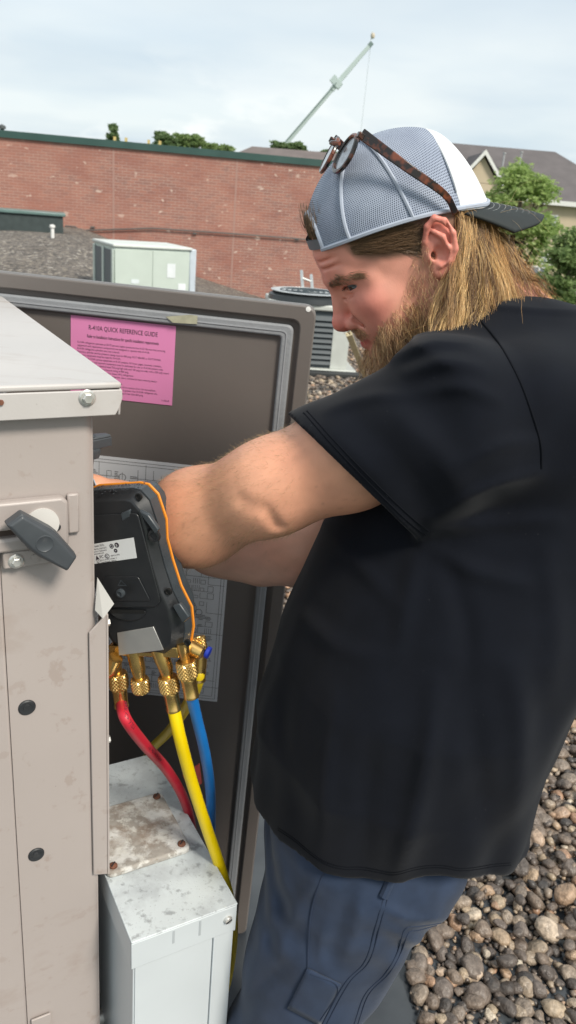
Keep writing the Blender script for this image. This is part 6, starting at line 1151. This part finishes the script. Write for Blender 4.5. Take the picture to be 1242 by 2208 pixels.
SPn = nrm((1, 0, .16)); SPc = np.array([-.050, 0, .03])
for nm, sgn, m in (('mesh_panel', 1, m_capm), ('front_panel', -1, m_capw)):
    bm = bmesh.new(); vs_ = [bm.verts.new(p) for p in pts]; uvl = bm.loops.layers.uv.new('UVMap')
    for q in faces:
        f_ = bm.faces.new([vs_[i] for i in q]); f_.smooth = True; us_ = []
        for lp_, gi in zip(f_.loops, q):
            ii, jj = gi // ntt, gi % ntt; a_ = TH[ii] + (2 * math.pi if (q[0] // ntt == nth - 1 and ii == 0) else 0); lp_[uvl].uv = (a_ * CR[0] * max(.35, math.sin(TT[jj] * math.pi / 2)) / .0024, TT[jj] * .15 / .0024)
    bmesh.ops.bisect_plane(bm, geom=bm.verts[:] + bm.edges[:] + bm.faces[:], plane_co=SPc, plane_no=SPn * sgn, clear_inner=True, dist=1e-6)
    bmesh.ops.delete(bm, geom=[v for v in bm.verts if not v.link_faces], context='VERTS')
    for v in bm.verts: v.co = hw(np.array(v.co[:]))
    me = bpy.data.meshes.new('m'); bm.to_mesh(me); bm.free(); o = link(nm, me, m, capo); sol = o.modifiers.new('thick', 'SOLIDIFY'); sol.thickness = .0014; sol.offset = 1
sp_ = []
for a in np.linspace(0, math.pi, 60):
    y_, z_ = (CR[1] + .001) * math.cos(a), CC[2] + (CR[2] + .001) * math.sin(a); x_ = SPc[0] - (z_ - SPc[2]) * SPn[2] / SPn[0]; k0 = 1 - ((x_ - CC[0]) / CR[0]) ** 2
    if k0 > 0: kk = math.sqrt(k0); y_, z_ = (CR[1] + .001) * kk * math.cos(a), CC[2] + (CR[2] + .001) * kk * math.sin(a); x_ = SPc[0] - (z_ - SPc[2]) * SPn[2] / SPn[0]; sp_.append((x_, y_, z_))
MB().tube(hw(np.array(sp_)), .0013, 6).build('seam_tape', m_capw, capo)
# seam tapes, rim band, opening edge, button
def on_cap(th, t, lift=.0012): P = cap_surface(th, t); n_ = (P - CC) / CR ** 2; n_ /= np.linalg.norm(n_, axis=-1)[..., None]; return P + n_ * lift
for th in (rad(50), rad(-50), rad(90), rad(-90)):
    tt = np.linspace(.03, .985, 24); P = on_cap(np.full(24, th), tt, .0008); MB().tube(hw(P), .0021, 6).build('seam_tape', m_seam, capo)
tb = np.linspace(rad(24), rad(360 - 24), 120); MB().tube(hw(on_cap(tb, np.full(120, .985), .0006)), .0026, 6).build('rim_band', m_seam, capo)
ao = np.linspace(.10, math.pi - .10, 34); op = []
for a in ao:
    yy, zz = .0372 * math.cos(a), .058 + .0432 * math.sin(a); xx = CC[0] + CR[0] * math.sqrt(max(0, 1 - (yy / CR[1]) ** 2 - (max(zz - CC[2], 0) / CR[2]) ** 2)); op.append((xx + .0012, yy, zz))
MB().tube(hw(np.array(op)), .0028, 8).build('opening_edge', m_seam, capo)
MB().lathe([(.008, 0), (.0075, .003), (.004, .005), (.0005, .0055)], hw(CC + (0, 0, CR[2] + .0002)), HR @ np.array([0, 0, 1.]), 18).build('button', m_capb, capo)
sv = []
for a in np.linspace(-.41, .41, 25):
    for (dz, dx2) in ((.000, -.0005), (.011, -.0018)): sv.append((CC[0] + (CR[0] + .0004) * math.cos(a) + dx2, (CR[1] + .0022) * math.sin(a), .064 + dz))
for a in np.linspace(.41, -.41, 25):
    for (dz, dx2) in ((.011, -.0040), (.000, -.0028)): sv.append((CC[0] + (CR[0] + .0004) * math.cos(a) + dx2, (CR[1] + .0022) * math.sin(a), .064 + dz))
sv = np.array(sv); MB().add(hw(sv), [(2 * i, 2 * i + 1, 2 * i + 3, 2 * i + 2) for i in range(49)]).build('strap', mat('strap_grey', (.12, .135, .145), .55), capo)
# brim with stitching, curved, hanging over the nape
def brim(u, v, lift=0):
    y = .076 * u * (1 - .10 * v); xb = CC[0] - math.sqrt(max(0, 1 - (y / .090) ** 2)) * CR[0] * .985; reach = .072 * (1 - .42 * u * u) * v; x = xb - reach * .80; z = rim_z(xb) + .0015 - reach * .66 - .020 * u * u * (0.25 + .75 * v) + .006 * v * (1 - v); return np.array([x, y, z + lift])
nu, nv = 40, 14; P = [brim(-1 + 2 * i / nu, j / nv) for i in range(nu + 1) for j in range(nv + 1)]; o = link('brim', mesh_from(hw(np.array(P)), [(i * (nv + 1) + j, (i + 1) * (nv + 1) + j, (i + 1) * (nv + 1) + j + 1, i * (nv + 1) + j + 1) for i in range(nu) for j in range(nv)], True, 0), m_capb, capo); so = o.modifiers.new('t', 'SOLIDIFY'); so.thickness = .0032; so.offset = 0
stt = MB()
for k in range(8):
    v = .12 + k * .105; us = np.arange(-.93, .93, .042)
    for u in us: stt.tube(hw(np.array([brim(u, v, .0018), brim(u + .024, v, .0018)])), .00042, 4)
tag(stt.build('stitching', mat('white_thread', (.62, .64, .64), .7), capo), kind='stuff')

# ---------------------------------------------------------------- sunglasses pushed up on the cap
sg = empty('sunglasses', hw((.0, .06, .11)), 'tortoiseshell sunglasses pushed up on top of the grey mesh cap', 'sunglasses')
def tortoise():
    m = bpy.data.materials.new('tortoiseshell'); m.use_nodes = True; t = m.node_tree; b = t.nodes['Principled BSDF']; tcn = N(t, 'ShaderNodeTexCoord'); nz = N(t, 'ShaderNodeTexNoise'); nz.inputs['Scale'].default_value = 95; nz.inputs['Detail'].default_value = 2; t.links.new(tcn.outputs['Object'], nz.inputs['Vector']); r_ = ramp(t, nz.outputs['Fac'], [(.48, (.016, .012, .011)), (.66, (.17, .05, .024))]); t.links.new(r_.outputs[0], b.inputs['Base Color']); b.inputs['Roughness'].default_value = .22; return m
m_tor = tortoise(); m_lens = mat('mirror_lens', (.30, .31, .33), .12, .6, var=.5, vs=160, stains=[(420, .60, .64, (.02, .02, .025), .9, 2)])
hz = np.array([.016, .074, .1515]); tipv = np.array([-.040, .0845, .033]); td = nrm(tipv - hz); Ld = nrm(np.array([.83, 0, -.56]))
for s in (1, -1):
    Sy = np.array([1, s, 1]); tpth = spline([hz * Sy, (hz * .55 + tipv * .45 + np.array([0, .014, .003])) * Sy, (hz * .22 + tipv * .78 + np.array([-.006, .011, .0])) * Sy, tipv * Sy], 8)
    P = tpth; Tg = np.gradient(P, axis=0); Tg /= np.linalg.norm(Tg, axis=1)[:, None]; yv = np.array([0, 1., 0]); V4 = []
    for i in range(len(P)):
        sdv = nrm(np.cross(Tg[i], yv)); hgt_ = np.interp(i / (len(P) - 1), [0, .5, .8, 1], [.0058, .0042, .0034, .0036]); V4 += [P[i] + sdv * a * hgt_ + yv * b * .0016 for a, b in ((-1, -1), (1, -1), (1, 1), (-1, 1))]
    MB().add(hw(np.array(V4)), [(i * 4 + k, i * 4 + (k + 1) % 4, (i + 1) * 4 + (k + 1) % 4, (i + 1) * 4 + k) for i in range(len(P) - 1) for k in range(4)] + [(3, 2, 1, 0), tuple(len(V4) - 4 + k for k in range(4))]).build('temple_arm', m_tor, sg, bevel=.0008)
    cl = hz * Sy + Ld * .021 + np.array([.000, -.029 * s, .000]); wv_ = nrm(np.array([.06, -1.0 * s, .05])); nl = np.cross(Ld, wv_); ang = np.linspace(0, 2 * math.pi, 41)
    shp = lambda a, k: cl + Ld * (-math.sin(a)) * (.0195 * k) + wv_ * math.cos(a) * (.0235 * k) * (1 - .10 * math.sin(a))
    ringp = np.array([shp(a, 1.04) for a in ang]); rm_ = MB().tube(hw(ringp), .0026, 8).build('rim', m_tor, sg)
    lv = [hw(cl + nrm(td) * -.002 * 0)] + [hw(shp(a, .99)) for a in ang[:-1]]; tk = nl * .0018; lv2 = [p + HR @ tk for p in lv]; n = 40
    MB().add(lv + lv2, [(0, 1 + k, 1 + (k + 1) % n) for k in range(n)] + [(n + 1, n + 2 + (k + 1) % n, n + 2 + k) for k in range(n)] + [(1 + k, n + 2 + k, n + 2 + (k + 1) % n, 1 + (k + 1) % n) for k in range(n)]).build('lens', m_lens, sg, sharp=60)
    MB().box((-.004, -.003, -.003), (.004, .003, .004), (hw(hz * Sy + Ld * .002), HR @ nrm(wv_), HR @ Ld, HR @ nrm(nl))).build('hinge', m_tor, sg, bevel=.0008)
bp_ = [hz * (1, 0, 1) + np.array([.004, y_, .006]) + Ld * .012 + np.array([.004, 0, .003]) * (1 - (y_ / .012) ** 2) for y_ in np.linspace(-.014, .014, 7)]; MB().tube(hw(np.array(bp_)), .0024, 8).build('bridge', m_tor, sg)
